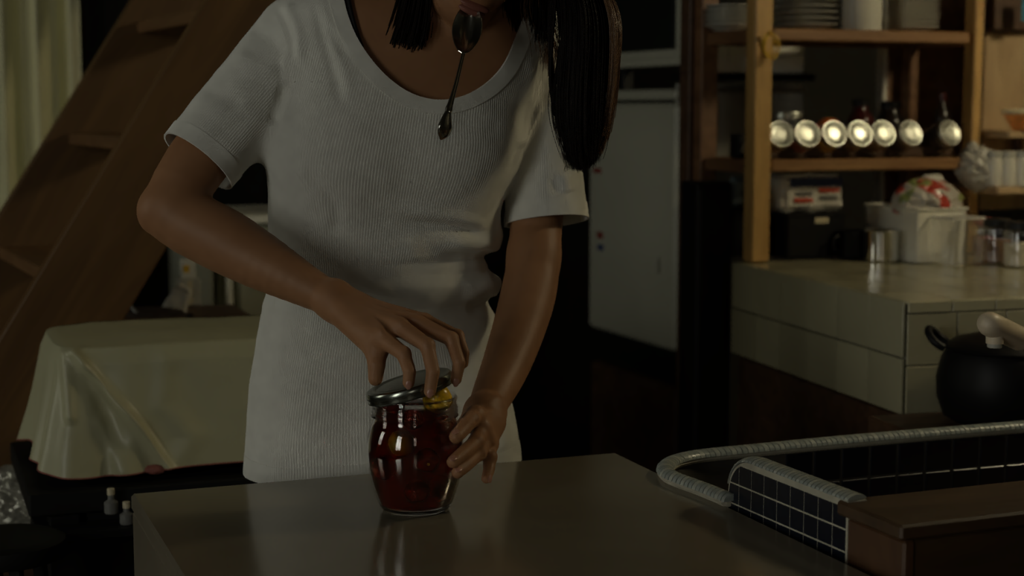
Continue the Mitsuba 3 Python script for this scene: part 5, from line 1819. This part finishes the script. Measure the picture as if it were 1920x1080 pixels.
dc = thing('draped_cloth', 'cream satin cloth with a pink hem draped over a box on the black table', 'cloth')
obj('fabric', trimesh.Trimesh(V_, F_, process=False), 'drape_cloth', dc, True)
hemv = clw[-nθ:]
obj('hem_trim', tube(np.vstack([hemv, hemv[:1]]), .0013, 6, cap=False), 'trim_pink', dc)
kn = hemv[np.argmin(np.linalg.norm(hemv - P(275, 868, 2.62), axis=1))]
obj('hem_knot', crumple(kn + np.array([0, -.004, .002]), (.016, .008, .007), 21, None, .3, 3), 'trim_pink', dc, 40)

# dim things between the stair and her back
plain('cabinet_pale', (.38, .38, .28), .6, .06, 4)
t = thing('pale_cabinet', 'pale green-grey cabinet standing behind her on the left', 'cabinet')
g0 = P(365, 640, 4.0)
gq = P(418, 500, 3.95)
GO = np.array([gq[0], gq[1], 0])
zt4 = P(500, 402, 4.1)[2]
obj('body', obox(GO + U * .20 + V * .21 + W * zt4 / 2, (.42, .40, zt4 - .02), .006), 'cabinet_pale', t)
obj('door', obox(GO + U * .215 - V * .002 + W * (zt4 / 2), (.36, .018, zt4 - .06), .006), 'cabinet_pale', t)
obj('trim', obox(GO + U * .012 - V * .006 + W * (zt4 / 2), (.018, .022, zt4 - .03), .004), 'enamel_white', t)
obj('top', obox(GO + U * .20 + V * .20 + W * (zt4 - .004), (.44, .44, .020), .004), 'enamel_white', t)
plain('side_grey', (.26, .27, .22), .6, .08, 4)
t = thing('grey_machine', 'grey appliance with a dark upright handle left of the pale cabinet', 'appliance')
o = P(382, 560, 3.85)
obj('body', obox(np.array([o[0], o[1], .47]) + V * .12 - U * .01, (.075, .22, .94), .01), 'side_grey', t)
obj('handle', bar(P(366, 540, 3.77), P(372, 590, 3.77), .012, .012, .003), 'black_plastic', t)
ZS = .800
sb = thing('dark_sideboard', 'dark sideboard behind the draped table carrying papers and cables', 'sideboard')
so = PZ(372, 626, ZS) + V * .06
obj('top', obox(so + V * .20 - U * .05 - W * .012, (.42, .40, .024), .003), 'dark_wood', sb)
obj('body', obox(so + V * .20 - U * .05 - W * (ZS / 2 + .012), (.40, .36, ZS - .026), .003), 'dark_wood', sb)
t = thing('small_carton', 'small white carton with a yellow square standing left of the grey appliance', 'carton')
o = P(352, 503, 3.62)
obj('box', obox(o, (.032, .03, .042), .002), 'ceramic_white', t)
obj('yellow_square', obox(o - V * .0155 - U * .006, (.014, .002, .016), .0004), 'yellow_rubber', t)
t = thing('white_carton', 'dim white carton below the small yellow-marked one', 'carton')
oz = (o[2] - .021 + ZS) / 2
obj('box', obox(np.array([o[0], o[1], oz]), (.05, .05, o[2] - .0215 - ZS), .003), 'ceramic_grey', t)
obj('tape', obox(np.array([o[0], o[1], oz]) - V * .0255, (.012, .001, o[2] - .03 - ZS), .0003), 'label_paper', t)
t = thing('paper_bag', 'crumpled pale paper bag leaning beside the cartons', 'bag')
pg = cbox((.050, .020, .085), .006).subdivide_to_size(.008)
pg.vertices[:, 0] *= 1 - .35 * (pg.vertices[:, 2] / .085)
pg.vertices += (meshkit.fbm(pg.vertices * 45, 2, 8) - .5)[:, None] * .006
Rt = trimesh.transformations.rotation_matrix(.45, [0, 1, 0])[:3, :3]
obj('bag', xf(pg, Rt, P(330, 574, 3.5)), 'wrap_white', t, 40)
obj('folded_top', xf(cbox((.030, .022, .012), .003), Rt, P(330, 574, 3.5) + Rt @ np.array([0, 0, .044])), 'wrap_white', t, 40)
t = thing('olive_bag', 'dark olive cloth bag lying behind the draped table', 'bag')
obj('bag', crumple(P(278, 600, 3.45), (.085, .05, .026), 33, None, .25), 'spice_dark', t, 40)
obj('strap', tube(spline([P(238, 560, 3.44), P(255, 585, 3.42), P(285, 603, 3.41), P(310, 606, 3.42)], 24), .004, 8), 'print_grey', t, 40)
t = thing('black_rod', 'short black rod sticking up beside the paper bag', 'rod')
obj('shaft', bar(P(320, 618, 3.40), P(360, 590, 3.42), .008, .008), 'black_plastic', t)
obj('grip', bar(P(352, 596, 3.418), P(361, 589, 3.422), .012, .012, .003), 'black_plastic', t)
t = thing('dark_void_block', 'added black block standing in for the dark void behind the staircase', 'wardrobe')
o = P(330, 300, 4.50) + U * .26  # black block added where the background is only a dark void
obj('body', obox(np.array([o[0], o[1], 1.0]) + U * .0 + V * .15, (1.05, .30, 1.98), .005), 'black_paint', t)
obj('door', obox(np.array([o[0], o[1], 1.0]) - U * .26 - V * .008, (.50, .016, 1.9), .004), 'black_paint', t)
obj('door', obox(np.array([o[0], o[1], 1.0]) + U * .26 - V * .008, (.50, .016, 1.9), .004), 'black_paint', t)

# floor-level clutter at the lower left
t = thing('shiny_bag', 'crumpled shiny plastic bag below the staircase at the lower left', 'bag')
plain('foil_grey', (.30, .29, .24), .18, .3, 20, metal=.3)
obj('bag', crumple(P(45, 955, 2.95), (.085, .06, .075), 41, None, .3, 5), 'foil_grey', t, 40)
obj('knot', crumple(P(66, 905, 2.93), (.030, .02, .016), 42, None, .35, 4), 'foil_grey', t, 40)
sz_ = P(45, 955, 2.95)[2] - .062
t = thing('low_crate', 'dark low crate on the floor under the shiny bag', 'crate')
o = P(45, 955, 2.95) - U * .05
obj('side_panel', obox(np.array([o[0], o[1], sz_ / 2]), (.26, .22, sz_ - .002), .004), 'dark_wood', t)
obj('rim', obox(np.array([o[0], o[1], sz_ - .012]), (.27, .23, .016), .003), 'dark_wood', t)
t = thing('round_stool', 'black round stool top at the lower left corner', 'stool')
o = P(10, 1030, 2.35)
obj('seat', lathe([(0, .02), (.075, .02), (.088, .014), (.090, 0), (.084, -.012), (0, -.012)], 48, o), 'black_paint', t, 40)
for k in range(4):
    a_ = k * np.pi / 2 + .6
    obj('leg', bar(o + np.array([.05 * np.cos(a_), .05 * np.sin(a_), -.012]), np.array([o[0] + .09 * np.cos(a_), o[1] + .09 * np.sin(a_), 0]), .018, .018), 'black_paint', t)
for k, (px, py, h, lab) in enumerate(((209, 962, .030, 'small white bottle under the black table, left one'), (238, 982, .026, 'small pale bottle under the black table, right one'))):
    q = P(px, py, 2.50)
    t = thing('small_bottle', lab, 'bottle', 'bottles under the black table')
    obj('body', lathe([(0, 0), (.010, 0), (.011, .002), (.011, h * .6), (.005, h * .75), (.005, h), (0, h)], 20, q), 'print_grey', t, 40)
    obj('cap', lathe([(0, h), (.006, h), (.006, h + .010), (0, h + .011)], 16, q), 'label_paper', t, 40)
q = P(225, 972, 2.50)
t = thing('low_shelf', 'dark low shelf under the black table carrying the small bottles', 'shelf')
zq = min(P(209, 962, 2.5)[2], P(238, 982, 2.5)[2])
obj('board', obox(np.array([q[0], q[1], P(238, 982, 2.5)[2] - .008]) + V * .04, (.26, .14, .014), .002), 'black_paint', t)
obj('foot', obox(np.array([q[0], q[1], (P(238, 982, 2.5)[2] - .015) / 2]) + V * .05, (.22, .10, P(238, 982, 2.5)[2] - .017), .002), 'black_paint', t)
